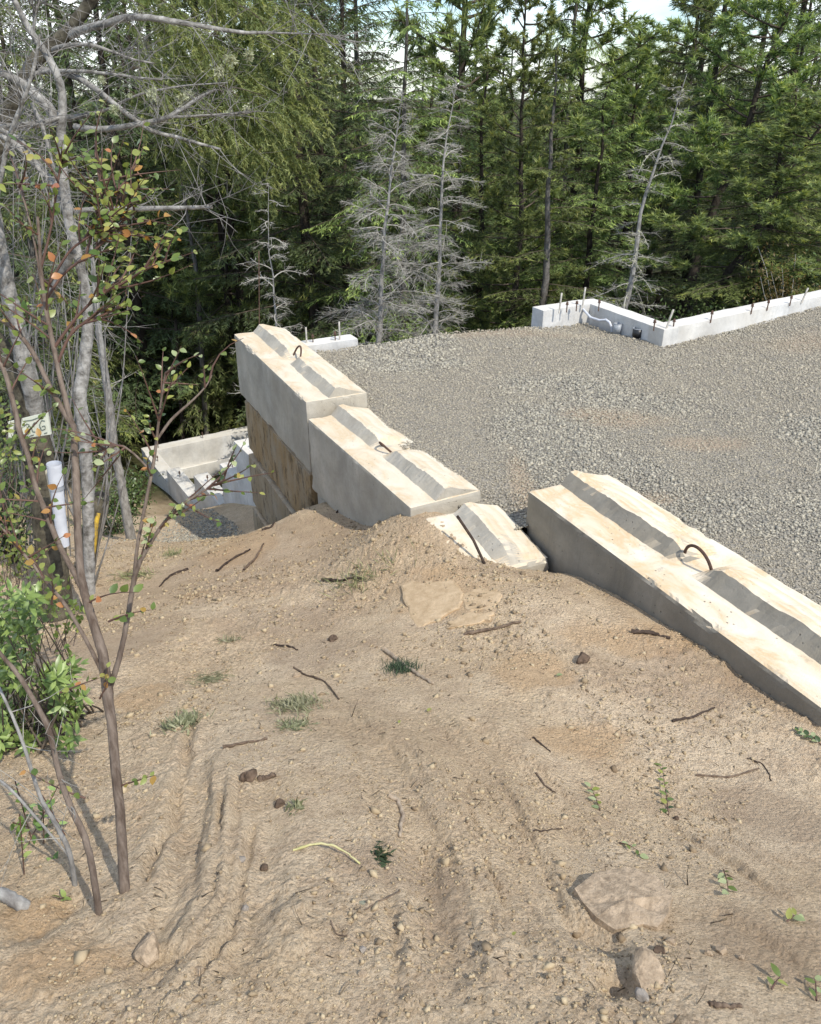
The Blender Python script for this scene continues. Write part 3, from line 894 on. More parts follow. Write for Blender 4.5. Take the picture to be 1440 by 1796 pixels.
def pipe_thing(name, px, py, F, rad, h, mat, capmat, label):
    p = at(px, py, F); p[2] = float(padz(np.array(p[0]), np.array(p[1]))) - .05
    e = empty(name, p, 0, label, 'pipe')
    mb = MB(); n = 20
    def ring(r, z): return [(r * math.cos(2 * math.pi * i / n), r * math.sin(2 * math.pi * i / n), z) for i in range(n)]
    prof = [(rad, 0), (rad, h * .45), (rad * 1.12, h * .47), (rad * 1.12, h), (rad * .92, h), (rad * .90, h * .3)]
    v = [q for r, z in prof for q in ring(r, z)]
    f = [(i * n + j, i * n + (j + 1) % n, (i + 1) * n + (j + 1) % n, (i + 1) * n + j) for i in range(len(prof) - 1) for j in range(n)]
    mb.add(v, f); link('pipe', mb.mesh('pipe', mat, True), e)
    mb = MB()
    prof = [(rad * 1.125, h + .001), (rad * 1.125, h + .008), (rad * .93, h + .008), (rad * .93, h + .001)]
    v = [q for r, z in prof for q in ring(r, z)]
    f = [(i * n + j, i * n + (j + 1) % n, ((i + 1) % 4) * n + (j + 1) % n, ((i + 1) % 4) * n + j) for i in range(4) for j in range(n)]
    mb.add(v, f); link('rim', mb.mesh('rim', capmat, False), e)
    return e
pipe_thing('drain_pipe', 1117, 598, 8.42, .050, .145, M['blackpvc'], M['greypvc'], 'short black drain pipe standing in the gravel inside the recess')
pipe_thing('drain_pipe', 1081, 592, 8.66, .040, .155, M['greypvc'], M['greypvc'], 'grey capped pipe riser in the gravel under the white conduit')
# short stem wall behind the top block
lw = empty('foundation_wall', (-1.2, 8.6, -1.2), 0, 'short pale foundation stub with rebar behind the top block of the stack', 'foundation')
e0 = onplane(628, 594, BZ(2.43)); dirv = np.array((0.89, 0.455))
slab_wall('wall', e0[:2] - dirv * 1.05, e0[:2], TH, -1.2, BZ(2.43), M['stem'], lw, 1, 4)
for (px, py, h, kd) in ((538, 601, .16, 'rebar_stub'), (549, 600, .085, 'anchor_bolt'), (588, 597, .10, 'anchor_bolt'), (596, 596, .19, 'rebar_stub')):
    bolt(lw, onplane(px, py, BZ(2.43)), h, kd)
# rest of the far stem wall, only its top edge clears the gravel
sw = empty('foundation_wall', (0, 8.6, -1.2), 0, 'low foundation wall edge along the back of the gravel pad', 'foundation')
slab_wall('wall', (-.72, 7.99 - .02), A_ - VB * .03 - UB * .06, TH, -1.2, -.13, M['stem'], sw, 1, 5)

# stepped foundation below, left of the stack
st_ = empty('foundation_wall', (-2.6, 10, BZ(7.6)), 0, 'white stepped foundation wall below the stack on the left', 'foundation')
P0 = np.array((-2.332, 10.0)); d_ = np.array((-0.521, 0.8536)); nR = np.array((d_[1], -d_[0]))
lv = [(-1.2, .0, 4.256), (.0, .62 / .8536, 4.87), (.62 / .8536, 1.857 / .8536, 5.64), (1.857 / .8536, 3.33 / .8536, 6.23), (3.33 / .8536, 4.6 / .8536, 6.5)]
for i, (a, b, H) in enumerate(lv):
    slab_wall('wall', P0 + d_ * (a + .001), P0 + d_ * b, .24, BZ(8.2), BZ(H), M['stem'], st_, -1, 6 + i)
# the long back wall, and its lower inner face
bw0 = P0 + d_ * (4.6 / .8536)
slab_wall('wall', bw0 + d_ * .001, bw0 + nR * 4.2 + d_ * .001, .28, BZ(8.2), BZ(6.47), M['stem'], st_, 1, 12)
slab_wall('wall', bw0 + nR * .245 - d_ * .06, bw0 + nR * 4.2 - d_ * .06, .059, BZ(8.2), BZ(6.95), M['stem'], st_, 1, 13)
for i, (a, b, H) in enumerate(lv):
    for k in ((.25, .75) if i in (2, 3) else (.7,)):
        p = P0 + d_ * (a + (b - a) * k) + nR * .12
        bolt(st_, (p[0], p[1], BZ(H)), .12, 'anchor_bolt')
for k in (.3, 1.2, 2.2):
    p = bw0 + nR * k + d_ * .12
    bolt(st_, (p[0], p[1], BZ(6.47)), .14, 'anchor_bolt')
# ------------------------------------------------------------------ forest
M['bark_grey'] = m_plain('grey_conifer_bark', (0.055, 0.048, 0.040), (0.20, 0.185, 0.165), 14, 0.9, 0.15, 0.6, 40, (1, 1, .35), .02)
M['bark_dark'] = m_plain('dark_conifer_bark', (0.022, 0.018, 0.014), (0.075, 0.062, 0.05), 12, 0.95, 0.1, 0.6, 40, (1, 1, .35), .02)
M['bark_dead'] = m_plain('silver_dead_wood', (0.13, 0.12, 0.11), (0.36, 0.35, 0.325), 26, 0.9, 0.15, 0.3, 60, (1, 1, .4))
M['twig_dead'] = m_plain('dead_twigs', (0.22, 0.205, 0.175), (0.42, 0.40, 0.35), 3, 0.9, 0.15, 0)
M['twig'] = m_plain('brown_twigs', (0.05, 0.038, 0.028), (0.13, 0.105, 0.08), 5, 0.9, 0.15, 0)
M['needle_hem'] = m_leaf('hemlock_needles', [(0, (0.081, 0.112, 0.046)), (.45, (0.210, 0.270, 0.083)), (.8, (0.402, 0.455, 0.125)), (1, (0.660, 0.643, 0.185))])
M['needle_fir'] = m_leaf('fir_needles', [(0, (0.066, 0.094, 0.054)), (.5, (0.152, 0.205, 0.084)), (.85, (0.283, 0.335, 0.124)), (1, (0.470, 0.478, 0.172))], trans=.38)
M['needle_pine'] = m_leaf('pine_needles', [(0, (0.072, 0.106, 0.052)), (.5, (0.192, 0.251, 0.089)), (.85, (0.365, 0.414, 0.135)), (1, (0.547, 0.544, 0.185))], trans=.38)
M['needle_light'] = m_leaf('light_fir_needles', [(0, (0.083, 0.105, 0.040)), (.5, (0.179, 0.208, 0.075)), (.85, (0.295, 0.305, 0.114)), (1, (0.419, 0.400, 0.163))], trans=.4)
M['needle_brown'] = m_leaf('browned_needles', [(0, (.06, .03, .015)), (1, (.17, .09, .045))], trans=.2)
M['lichen'] = m_leaf('pale_lichen', [(0, (.30, .32, .20)), (1, (.52, .53, .38))], .9, .1, .2, .1)

def trunk_mesh(rng, H, r, lean=0.0, crook=.05, mat='bark_grey', top=.12):
    k = 16
    t = np.linspace(0, 1, k)
    w = np.cumsum(rng.normal(0, crook, (k, 2)), axis=0) * H / k
    w -= w[0]
    pts = np.stack([w[:, 0] + lean * t ** 1.3 * H, w[:, 1], t * H], 1)
    pts[0, 2] = -.5
    rad = r * (1 - (1 - top) * t ** .85); rad[0] *= 1.25
    mb = MB(); mb.tube(pts, rad, 9)
    return mb, pts
def conifer(name, seed, H=9.0, Rr=1.7, base=.12, nb=88, e0=-8, droop=.28, step=.040, sl=.085, sw=.021, mat='needle_hem', bark='bark_grey', r=.09,
            lean=0.0, shape=.75, hang=.5, gaps=.15, crook=.04, spacing=.092):
    rng = np.random.default_rng(seed)
    tb, tp = trunk_mesh(rng, H, r, lean, crook)
    tm = tb.mesh('trunk', M[bark], True)
    mb = MB()
    az0 = rng.uniform(0, 6.28)
    for i in range(nb):
        f = (i + rng.random()) / nb
        if rng.random() < gaps: continue
        h = H * (base + (1 - base) * f)
        P = np.array([np.interp(h, tp[:, 2], tp[:, c]) for c in (0, 1, 2)])
        L = Rr * ((1 - f) ** shape * rng.uniform(.62, 1.15) + .06)
        if f < .18: L *= .55 + 2.5 * f
        az = az0 + i * 2.39996 + rng.normal(0, .35)
        el = R(e0 + 42 * f ** 1.6 + rng.normal(0, 7))
        t = np.linspace(0, 1, 8)
        hd = np.array((math.cos(az), math.sin(az), 0)); sd_ = np.array((-hd[1], hd[0], 0))
        wob = rng.normal(0, .04) * L
        pts = P + np.outer(L * t * math.cos(el), hd) + np.outer(wob * np.sin(t * 3.1), sd_)
        pts[:, 2] += L * (t * math.sin(el) - droop * t ** 2)
        mb.tube(pts, .004 + .010 * L / 1.7 * (1 - t), 4, .3, 1, False)
        nbr = max(6, int(L / spacing)) * 2
        tj = np.clip(np.linspace(.14, 1.0, nbr) + rng.normal(0, .02, nbr), .05, 1)
        bp = np.stack([np.interp(tj, t, pts[:, c]) for c in (0, 1, 2)], 1)
        sgn = np.where(np.arange(nbr) % 2 == 0, 1.0, -1.0)
        a2 = az + sgn * R(58) * (1 - .75 * tj ** 3) + rng.normal(0, .2, nbr)
        bl = (.34 * L * (1 - tj) ** .7 + .09) * rng.uniform(.6, 1.2, nbr)
        bd = np.stack([np.cos(a2), np.sin(a2), rng.normal(-.18, .14, nbr) - hang * .35], 1)
        bd /= np.linalg.norm(bd, axis=1)[:, None]
        nn = max(3, int(bl.max() / step))
        s_ = (np.arange(nn) + .5) * step
        ss = s_[None, :] * np.ones((nbr, 1)) + rng.normal(0, step * .25, (nbr, nn))
        ok = ss < bl[:, None]
        pos = bp[:, None, :] + bd[:, None, :] * ss[:, :, None]
        pos[:, :, 2] -= hang * ss ** 2 * .9
        nside = 2
        for q in range(nside):
            sg = 1 if q == 0 else -1
            th = R(40) * sg
            dd = np.stack([bd[:, 0] * math.cos(th) - bd[:, 1] * math.sin(th), bd[:, 0] * math.sin(th) + bd[:, 1] * math.cos(th), bd[:, 2] - hang * .25], 1)
            D = np.repeat(dd[:, None, :], nn, 1)[ok] + rng.normal(0, .22, (ok.sum(), 3))
            B = pos[ok]
            n_ = len(B)
            nr = np.array((0, 0, 1.0)) + rng.normal(0, .45, (n_, 3))
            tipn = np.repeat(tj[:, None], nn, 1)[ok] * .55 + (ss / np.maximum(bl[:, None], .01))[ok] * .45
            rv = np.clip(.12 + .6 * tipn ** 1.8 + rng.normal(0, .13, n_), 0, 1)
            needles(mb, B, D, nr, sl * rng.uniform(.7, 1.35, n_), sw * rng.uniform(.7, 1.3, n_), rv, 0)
        twigs(mb, bp, bd, bl * .9, .0035, rng, 3, .1, .3, 1, 2)
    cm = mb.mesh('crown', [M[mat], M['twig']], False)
    return tm, cm
def pine(name, seed, H=8.0, Rr=1.5, base=.35, nb=46, mat='needle_pine', bark='bark_dark', r=.10, lean=0.0, ntuft=46, crook=.07, nl=.13, e0=8, gaps=.1):
    rng = np.random.default_rng(seed)
    tb, tp = trunk_mesh(rng, H, r, lean, crook)
    tm = tb.mesh('trunk', M[bark], True)
    mb = MB()
    for i in range(nb):
        f = (i + rng.random()) / nb
        if rng.random() < gaps: continue
        h = H * (base + (1 - base) * f)
        P = np.array([np.interp(h, tp[:, 2], tp[:, c]) for c in (0, 1, 2)])
        L = Rr * ((1 - f) ** .55 * rng.uniform(.5, 1.15) + .12)
        az = i * 2.39996 + rng.normal(0, .5)
        el = R(e0 + 35 * f + rng.normal(0, 12))
        t = np.linspace(0, 1, 7)
        hd = np.array((math.cos(az), math.sin(az), 0)); sd_ = np.array((-hd[1], hd[0], 0))
        pts = P + np.outer(L * t * math.cos(el), hd) + np.outer(rng.normal(0, .09) * L * np.sin(t * 3.1), sd_)
        pts[:, 2] += L * (t * math.sin(el) - .28 * t + .30 * t ** 2)
        mb.tube(pts, .006 + .016 * (1 - t), 4, .3, 1, False)
        nt_ = max(5, int(L * 15))
        tj = rng.uniform(.32, 1, nt_); tj[0] = 1
        bp = np.stack([np.interp(tj, t, pts[:, c]) for c in (0, 1, 2)], 1)
        td = hd[None] * .5 + rng.normal(0, .55, (nt_, 3)) + np.array((0, 0, .35)); td /= np.linalg.norm(td, axis=1)[:, None]
        tl = rng.uniform(.06, .30, nt_) * (.5 + .5 * L)
        twigs(mb, bp, td, tl, .005, rng, 3, .1, .3, 1, 2)
        # bottle-brush tufts along the shoots
        m_ = ntuft
        along = rng.uniform(.25, 1.02, (nt_, m_))
        B = (bp[:, None, :] + td[:, None, :] * (tl[:, None] * along)[:, :, None]).reshape(-1, 3)
        D = (td[:, None, :] * .75 + rng.normal(0, .6, (nt_, m_, 3))).reshape(-1, 3)
        n_ = len(B)
        rv = np.clip(.25 + .4 * along.ravel() ** 2 + rng.normal(0, .16, n_) + .15 * np.clip(D[:, 2], -1, 1), 0, 1)
        needles(mb, B, D, rng.normal(0, 1, (n_, 3)), nl * rng.uniform(.6, 1.2, n_), .019, rv, 0)
    return tm, mb.mesh('crown', [M[mat], M['twig']], False)
def deadtree(name, seed, H=6.0, Rr=1.15, nb=70, r=.06, lean=0.0, base=.06, fine=1.0, shape=.6, lich=0.0, e0=12, rmat='bark_dead', side_bias=None):
    rng = np.random.default_rng(seed)
    tb, tp = trunk_mesh(rng, H, r, lean, .05, top=.06)
    tm = tb.mesh('trunk', M[rmat], True)
    mb = MB()
    for i in range(nb):
        f = (i + rng.random()) / nb
        h = H * (base + (1 - base) * f)
        P = np.array([np.interp(h, tp[:, 2], tp[:, c]) for c in (0, 1, 2)])
        L = Rr * ((1 - f) ** shape * rng.uniform(.35, 1.2) + .08)
        az = i * 2.39996 + rng.normal(0, .5)
        if rng.random() < .12: continue
        el = R(e0 + 20 * f + rng.normal(0, 20))
        t = np.linspace(0, 1, 8)
        hd = np.array((math.cos(az), math.sin(az), 0)); sd_ = np.array((-hd[1], hd[0], 0))
        pts = P + np.outer(L * t * math.cos(el), hd) + np.outer(rng.normal(0, .08) * L * np.sin(t * 3.1), sd_)
        pts[:, 2] += L * (t * math.sin(el) - rng.uniform(.15, .6) * t ** 2) + L * .03 * np.sin(t * rng.uniform(4, 9))
        mb.tube(pts, .0035 + .009 * (1 - t) * (.4 + .6 * L / Rr), 4, .5, 0, False)
        n2 = int(L * 24 * fine) + 4
        tj = rng.uniform(.12, 1, n2)
        bp = np.stack([np.interp(tj, t, pts[:, c]) for c in (0, 1, 2)], 1)
        sg = rng.choice([-1., 1.], n2)
        a2 = az + sg * rng.uniform(.5, 1.1, n2)
        bd = np.stack([np.cos(a2), np.sin(a2), rng.normal(-.15, .3, n2)], 1); bd /= np.linalg.norm(bd, axis=1)[:, None]
        bl = (.38 * L * (1 - tj) + .09) * rng.uniform(.4, 1.3, n2)
        pp = twigs(mb, bp, bd, bl, .0034, rng, 3, .25, .5, 0, 4)
        # third order
        k = 7
        idx_ = np.repeat(np.arange(n2), k)
        w_ = rng.uniform(.2, .95, len(idx_)) * 3
        i0 = np.minimum(w_.astype(int), 2); fr = (w_ - i0)[:, None]
        b3 = pp[idx_, i0] * (1 - fr) + pp[idx_, i0 + 1] * fr
        d3 = bd[idx_] + rng.normal(0, .65, (len(idx_), 3)) + np.array((0, 0, -.15)); d3 /= np.linalg.norm(d3, axis=1)[:, None]
        needles(mb, b3, d3, rng.normal(0, 1, (len(idx_), 3)), bl[idx_] * rng.uniform(.2, .7, len(idx_)), .0055, .5, 0)
        if lich > 0:
            n3 = int(L * 40 * lich)
            tj = rng.uniform(0, .8, n3)
            bp = np.stack([np.interp(tj, t, pts[:, c]) for c in (0, 1, 2)], 1)
            leafquads(mb, bp, rng.normal(0, 1, (n3, 3)) + np.array((0, 0, -.5)), rng.normal(0, 1, (n3, 3)), rng.uniform(.02, .07, n3), .014, rng.random(n3), 1)
    return tm, mb.mesh('crown', [M['twig_dead'], M['lichen']], False)

VAR = {}
VAR['hemA'] = conifer('hemA', 101, 9, 2.0, .03, 110, -6, .30, mat='needle_hem', hang=.8)
VAR['hemB'] = conifer('hemB', 102, 8, 1.9, .03, 104, 0, .24, mat='needle_hem', hang=.6, bark='bark_dark')
VAR['firA'] = conifer('firA', 103, 10, 2.2, .05, 106, -2, .12, mat='needle_fir', hang=.3, bark='bark_dark', r=.13, shape=.7)
VAR['firB'] = conifer('firB', 104, 9, 2.0, .08, 96, 2, .16, mat='needle_fir', hang=.35, bark='bark_dark', r=.11, gaps=.22)
VAR['sparse'] = conifer('sparse', 105, 8.5, 1.35, .12, 64, 0, .22, mat='needle_hem', hang=.6, bark='bark_grey', r=.085, gaps=.3)
VAR['light'] = conifer('light', 106, 8.5, 2.1, .03, 92, 2, .22, mat='needle_light', hang=.7, bark='bark_dark', r=.1, gaps=.2)
VAR['pineA'] = pine('pineA', 107, 8.0, 1.7, .25, 62)
VAR['pineB'] = pine('pineB', 108, 7.5, 1.7, .35, 52, lean=.22, r=.10)
VAR['pineC'] = pine('pineC', 109, 8.5, 1.5, .18, 66, gaps=.12)
VAR['deadA'] = deadtree('deadA', 110, 6.0, 1.25, 96, .062, .07, fine=1.2)
VAR['deadB'] = deadtree('deadB', 111, 6.0, 1.15, 76, .058, .08, fine=1.3)
VAR['deadC'] = deadtree('deadC', 112, 6.0, .95, 50, .060, .07, fine=.55, shape=.5, lich=1.6, e0=4)
VAR['deadD'] = deadtree('deadD', 113, 5.0, .75, 44, .028, .03, fine=.7)
print('var tris', {k: len(v[1].polygons) * 2 for k, v in VAR.items()})

def plant_tree(var, px, F, Hh, wide, rz, label, name='conifer_tree', cat='tree', group=None, sink=.0, leanx=0.0, top_py=None):
    """stand a tree where the photo column px meets the ground F metres ahead; Hh height in metres (or top_py: photo row of its tip)"""
    l, f, d = ray(px, 450)
    x = l / f * F
    z = float(zground(np.array([x]), np.array([F]), False)[0])
    if top_py is not None:
        Hh = at(px, top_py, F)[2] - z
    tm, cm = VAR[var]
    nat = {'hemA': 9, 'hemB': 8, 'firA': 10, 'firB': 9, 'sparse': 8.5, 'light': 8.5, 'pineA': 8, 'pineB': 7.5, 'pineC': 8.5, 'deadA': 6, 'deadB': 6, 'deadC': 6, 'deadD': 5}[var]
    e = empty(name, (x, F, z - sink), rz, label, cat, group)
    e.scale = (wide, wide, Hh / nat)
    e.rotation_euler = (0, leanx, rz)
    link('trunk', tm, e); link('crown', cm, e)
    return e
G_FAR = 'conifers of the dark forest wall'
G_MID = 'conifers standing behind the foundation'
T = plant_tree
# individually recognisable trees, left to right
T('light', 385, 17.0, 0, 1.2, 1.0, 'light green fir with drooping sprays left of the stack, behind the lichen branches', top_py=-300)
T('hemB', 335, 18.2, 0, 1.2, 2.0, 'low bright green hemlock above the stepped foundation wall', top_py=400)
T('hemA', 450, 18.0, 0, .9, 3.3, 'mid green hemlock rising behind the tall block stack', top_py=180)
T('light', 292, 17.2, 0, .85, 5.0, 'pale green young fir just left above the stepped foundation corner', top_py=470)
T('light', 415, 16.8, 0, .8, 2.6, 'pale green young fir between the stepped foundation and the block stack', top_py=520)
T('firA', 545, 16.0, 11.5, 1.15, .3, 'big dark fir with shaded trunk left of the dead trees')
T('hemA', 702, 14.6, 0, 1.15, 4.1, 'tall hemlock with bright drooping sprays behind the first dead tree', top_py=-110)
T('hemB', 845, 15.5, 0, 1.1, 1.7, 'hemlock with yellow green tips below the patch of open sky', top_py=70)
T('pineA', 812, 18.5, 12.5, 1.2, .9, 'tall dark pine whose bare trunk crosses the open sky')
T('pineC', 905, 14.0, 0, .82, 2.2, 'slender pine with pale grey trunk and tufted top right of centre', top_py=-30)
T('sparse', 948, 13.2, 0, 1.1, .4, 'thin leaning conifer with sparse sprays behind the recess wall', top_py=90)
T('pineC', 998, 17.5, 0, 1.25, 3.0, 'full pine with rounded tufted crown right of the open sky', top_py=-200)
T('hemB', 1030, 14.5, 0, 1.0, 5.2, 'mid green hemlock filling the forest left of the lichen snag', top_py=150)
T('pineC', 1085, 18.0, 0, .9, 1.1, 'narrow pine top standing before the second gap of sky', top_py=45)
T('pineA', 1160, 21.0, 0, 1.2, 4.4, 'tall pine with open branches silhouetted on the right sky', top_py=-200)
T('pineB', 1195, 15.0, 0, 1.15, .2, 'pine with a leaning trunk right of the lichen snag', top_py=-140)
T('pineB', 1222, 12.6, 0, 1.0, 6.1, 'dark crooked pine leaning right above the foundation wall', top_py=170)
T('firB', 1345, 16.5, 0, 1.25, 2.7, 'dense dark fir with stacked boughs at the upper right', top_py=-260)
T('hemB', 1345, 12.8, 0, 1.05, 1.2, 'broad green conifer above the right end of the foundation', top_py=150)
T('firA', 1440, 19.0, 0, 1.0, 4.9, 'fir at the right edge in front of white cloud', top_py=0)
T('hemB', 1450, 13.5, 0, .9, .6, 'green conifer cut by the right edge of the view', top_py=190)
T('firB', 605, 19.0, 0, 1.2, 5.5, 'dark fir between the big fir and the first dead tree', top_py=-260)
T('deadA', 640, 10.7, 0, 1.0, 0.1, 'larger silver dead conifer full of fine grey twigs', 'dead_tree', 'dead tree', 'dead grey conifers', top_py=140, sink=.1)
T('deadB', 748, 10.9, 0, 1.0, 0.15, 'second silver dead conifer, right of the larger one', 'dead_tree', 'dead tree', 'dead grey conifers', top_py=120, sink=.1)
T('deadC', 1106, 11.0, 0, 1.0, 0.1, 'leaning pale snag covered with lichen behind the foundation recess', 'dead_tree', 'dead tree', 'dead grey conifers', top_py=130)
T('deadD', 470, 10.2, 0, 1.1, 1.3, 'thin twiggy dead sapling standing behind the top block', 'dead_tree', 'dead tree', 'dead grey conifers', top_py=325)
# look-alike trees of the forest wall
rngF = np.random.default_rng(77)
rows = [(17.5, 8, .95), (20.5, 10, .95), (24, 11, 1.0), (29, 12, 1.15), (36, 13, 1.5)]
for F0, nT, wd in rows:
    for k in range(nT):
        px = -120 + (1680) * (k + .5 + rngF.uniform(-.3, .3)) / nT
        F = F0 + rngF.uniform(-1.0, 1.0)
        gap = (690 < px < 950) or (1000 < px < 1150) or px > 1370
        tp = (rngF.uniform(60, 105) if gap else rngF.uniform(-520, -160))
        var = rngF.choice(['hemA', 'hemB', 'firA', 'firB', 'pineC', 'hemA', 'firB'])
        kn = {'h': 'feathery hemlock', 'f': 'dark fir', 'p': 'tufted pine'}[str(var)[0]]
        wh = ('behind the bare foreground tree' if px < 220 else 'above the stepped foundation' if px < 430 else 'behind the tall block stack' if px < 600 else 'behind the two dead trees' if px < 800 else 'behind the slender pale trunked pine' if px < 960 else 'behind the foundation recess' if px < 1180 else 'behind the leaning pines' if px < 1320 else 'at the far right')
        dp = 'in the second row, ' if F < 19 else 'deep in the forest, ' if F < 27 else 'farthest back, '
        T(str(var), px, F, 0, wd * rngF.uniform(.85, 1.2) * (1.15 if F > 22 else 1), rngF.uniform(0, 6.28), kn + ' ' + dp + wh, group=G_FAR, top_py=tp)
# left flank of the forest, behind the foreground tree
for (var, px, F, tp) in (('light', 180, 17.5, -300), ('hemA', 60, 15, -300), ('light', 262, 18.5, -200), ('firB', -60, 12, -360), ('hemB', 205, 18.0, 380), ('hemA', 90, 16.2, 400)):
    T(var, px, F, 0, 1.0, px * .37, {180: 'light green fir right behind the bare foreground tree', 60: 'tall hemlock behind the sign on the bare tree', 262: 'light green fir between foreground leaves and the low hemlock', -60: 'fir mostly beyond the left edge of the view', 205: 'young hemlock behind the slim grey trunk', 90: 'young hemlock behind the white tube'}[px], group='conifers behind the foreground tree', top_py=tp)

# slim bare trunks on the left
M['bark_pale'] = m_plain('pale_alder_bark', (0.10, 0.092, 0.08), (0.40, 0.385, 0.355), 22, 0.9, 0.15, 0.6, 70, (1, 1, 1.0))
M['twig_grey'] = m_plain('grey_twigs', (0.12, 0.11, 0.10), (0.34, 0.325, 0.30), 6, 0.9, 0.15, 0)
M['bark_mossy'] = m_plain('mossy_dark_bark', (0.03, 0.026, 0.02), (0.14, 0.125, 0.09), 16, 0.95, 0.1, 0.6, 45)
def pxtube(mb, pts, n=7, mi=0, jag=0.0, rng=None, sub=5):
    """pts: (px, py, F, width px) -> smooth tapered tube in the world"""
    P = np.array([at(a, b, c) for a, b, c, _ in pts]); W = np.array([w_ * pxscale(a, b, c) / 2 for a, b, c, w_ in pts])
    s = np.arange(len(P)); s2 = np.linspace(0, len(P) - 1, sub * (len(P) - 1) + 1)
    Q = np.stack([np.interp(s2, s, P[:, k]) for k in range(3)], 1); Wq = np.interp(s2, s, W)
    for _ in range(3): Q[1:-1] = (Q[:-2] + 2 * Q[1:-1] + Q[2:]) / 4
    if rng is not None and jag: Q += rng.normal(0, 1, Q.shape) * (Wq * jag)[:, None]
    mb.tube(Q, Wq, n, .5, mi, False)
    return Q
def branchy(mb, Q, rng, n, L, r=.003, up=.2, k2=3, mi=0):
    """random side twigs off a polyline"""
    t = rng.uniform(.08, 1, n) * (len(Q) - 1)
    i0 = np.minimum(t.astype(int), len(Q) - 2); f = (t - i0)[:, None]
    b = Q[i0] * (1 - f) + Q[i0 + 1] * f
    tg = Q[i0 + 1] - Q[i0]; tg /= np.linalg.norm(tg, axis=1)[:, None] + 1e-9
    d = tg * .55 + rng.normal(0, .7, (n, 3)) + np.array((0, 0, up)); d /= np.linalg.norm(d, axis=1)[:, None]
    l = L * rng.uniform(.3, 1.2, n)
    pp = twigs(mb, b, d, l, r, rng, 4, .25, .5, mi, 5)
    if k2:
        ix = np.repeat(np.arange(n), k2); w_ = rng.uniform(.5, 3.9, len(ix)); j = np.minimum(w_.astype(int), 3); fr = (w_ - j)[:, None]
        b3 = pp[ix, j] * (1 - fr) + pp[ix, j + 1] * fr
        d3 = d[ix] * .6 + rng.normal(0, .7, (len(ix), 3)); d3 /= np.linalg.norm(d3, axis=1)[:, None]
        twigs(mb, b3, d3, l[ix] * rng.uniform(.2, .6, len(ix)), r * .6, rng, 3, .25, .5, mi, 3)
    return pp
rngB = np.random.default_rng(31)
for (pts, lab, mt, nbr) in (
    ([(364, 800, 16.2, 9), (355, 640, 16.2, 9), (350, 560, 16.2, 9), (345, 480, 16.2, 8), (332, 400, 16.2, 6), (316, 300, 16.2, 4)], 'thin bare trunk with short dead twigs in front of the low hemlock', 'bark_grey', 40),
    ([(215, 860, 8.2, 16), (203, 800, 8.2, 15), (193, 720, 8.2, 14), (184, 650, 8.2, 13), (172, 570, 8.2, 12), (166, 500, 8.2, 9), (160, 430, 8.2, 6)], 'slim grey bare trunk left of the stepped foundation wall', 'bark_dead', 30),
    ([(322, 800, 16.0, 7), (318, 720, 16.0, 7), (312, 640, 16, 6), (308, 560, 16, 5)], 'dark pole trunk just behind the stepped foundation', 'bark_dark', 16)):
    gz = at(*pts[0][:3]); gz[2] = float(zground(gz[0:1], gz[1:2])[0]) - .1
    mbx = MB(); Q = pxtube(mbx, pts, 7, jag=.08, rng=rngB, sub=7)
    mbx.tube([gz, (gz + Q[0]) / 2 + rngB.normal(0, .01, 3), Q[0] + (Q[1] - Q[0]) * .3], pts[0][3] * pxscale(*pts[0][:3]) / 2 * np.array((1.2, 1.08, 1.0)), 7, .5, 0, False)
    Q = np.concatenate([gz[None], Q])
    b = Q[0]
    e = empty('bare_tree', b, 0, lab, 'tree')
    me = mbx.mesh('trunk', M[mt], True); o = link('trunk', me, e); o.location = Vector(-b)
    # root the trunk below the surface
    mbx = MB(); branchy(mbx, Q[4:], rngB, nbr, .5, .005, .1, 2)
    o = link('crown', mbx.mesh('crown', [M['twig_dead']], False), e); o.location = Vector(-b)
mbx = MB(); mbx.tube([at(455, 600, 8.45), at(454.5, 520, 8.45), at(454, 440, 8.45)], .006, 6)
tag(link('steel_rod', mbx.mesh('steel_rod', M['rust'])), 'thin dark rod standing upright behind the top block', 'rod')

# understorey bushes
def bush(name, px, py, F, rx, rz_, n, mat, label, leaf=(.05, .028), seed=0, cat='bush', stems=True, group=None, zup=0.0):
    rng = np.random.default_rng(900 + seed)
    p = at(px, py, F); g = float(zground(np.array([p[0]]), np.array([p[1]]), False)[0])
    e = empty(name, (p[0], p[1], g), 0, label, cat, group)
    hgt = rz_
    mb = MB()
    ns = 14
    tips = []
    for i in range(ns):
        a = rng.uniform(0, 6.28); rr = rx * rng.uniform(.3, 1)
        t = np.linspace(0, 1, 6)
        pts = np.stack([t ** 1.4 * rr * math.cos(a), t ** 1.4 * rr * math.sin(a), t * hgt * rng.uniform(.6, 1.05)], 1) + rng.normal(0, .02, (6, 3))
        mb.tube(pts, .004 + .007 * (1 - t), 4, .5, 0, False)
        tips.append(pts)
    o = link('stems', mb.mesh('stems', M['twig_dead'] if stems == 2 else M['twig']), e)
    tips = np.array(tips)
    mb = MB()
    i = rng.integers(0, ns, n); t = rng.uniform(1.2, 4.99, n); j = t.astype(int); f = (t - j)[:, None]
    B = tips[i, j] * (1 - f) + tips[i, np.minimum(j + 1, 5)] * f + rng.normal(0, rx * .16, (n, 3))
    B[:, 2] = np.maximum(B[:, 2], .02)
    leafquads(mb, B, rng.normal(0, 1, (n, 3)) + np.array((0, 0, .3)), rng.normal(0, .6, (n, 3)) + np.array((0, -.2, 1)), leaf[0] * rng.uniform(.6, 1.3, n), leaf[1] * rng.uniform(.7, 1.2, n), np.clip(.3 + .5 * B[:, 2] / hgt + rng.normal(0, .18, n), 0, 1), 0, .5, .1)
    tag(link('foliage', mb.mesh('foliage', M[mat]), e), kind='stuff')
    return e
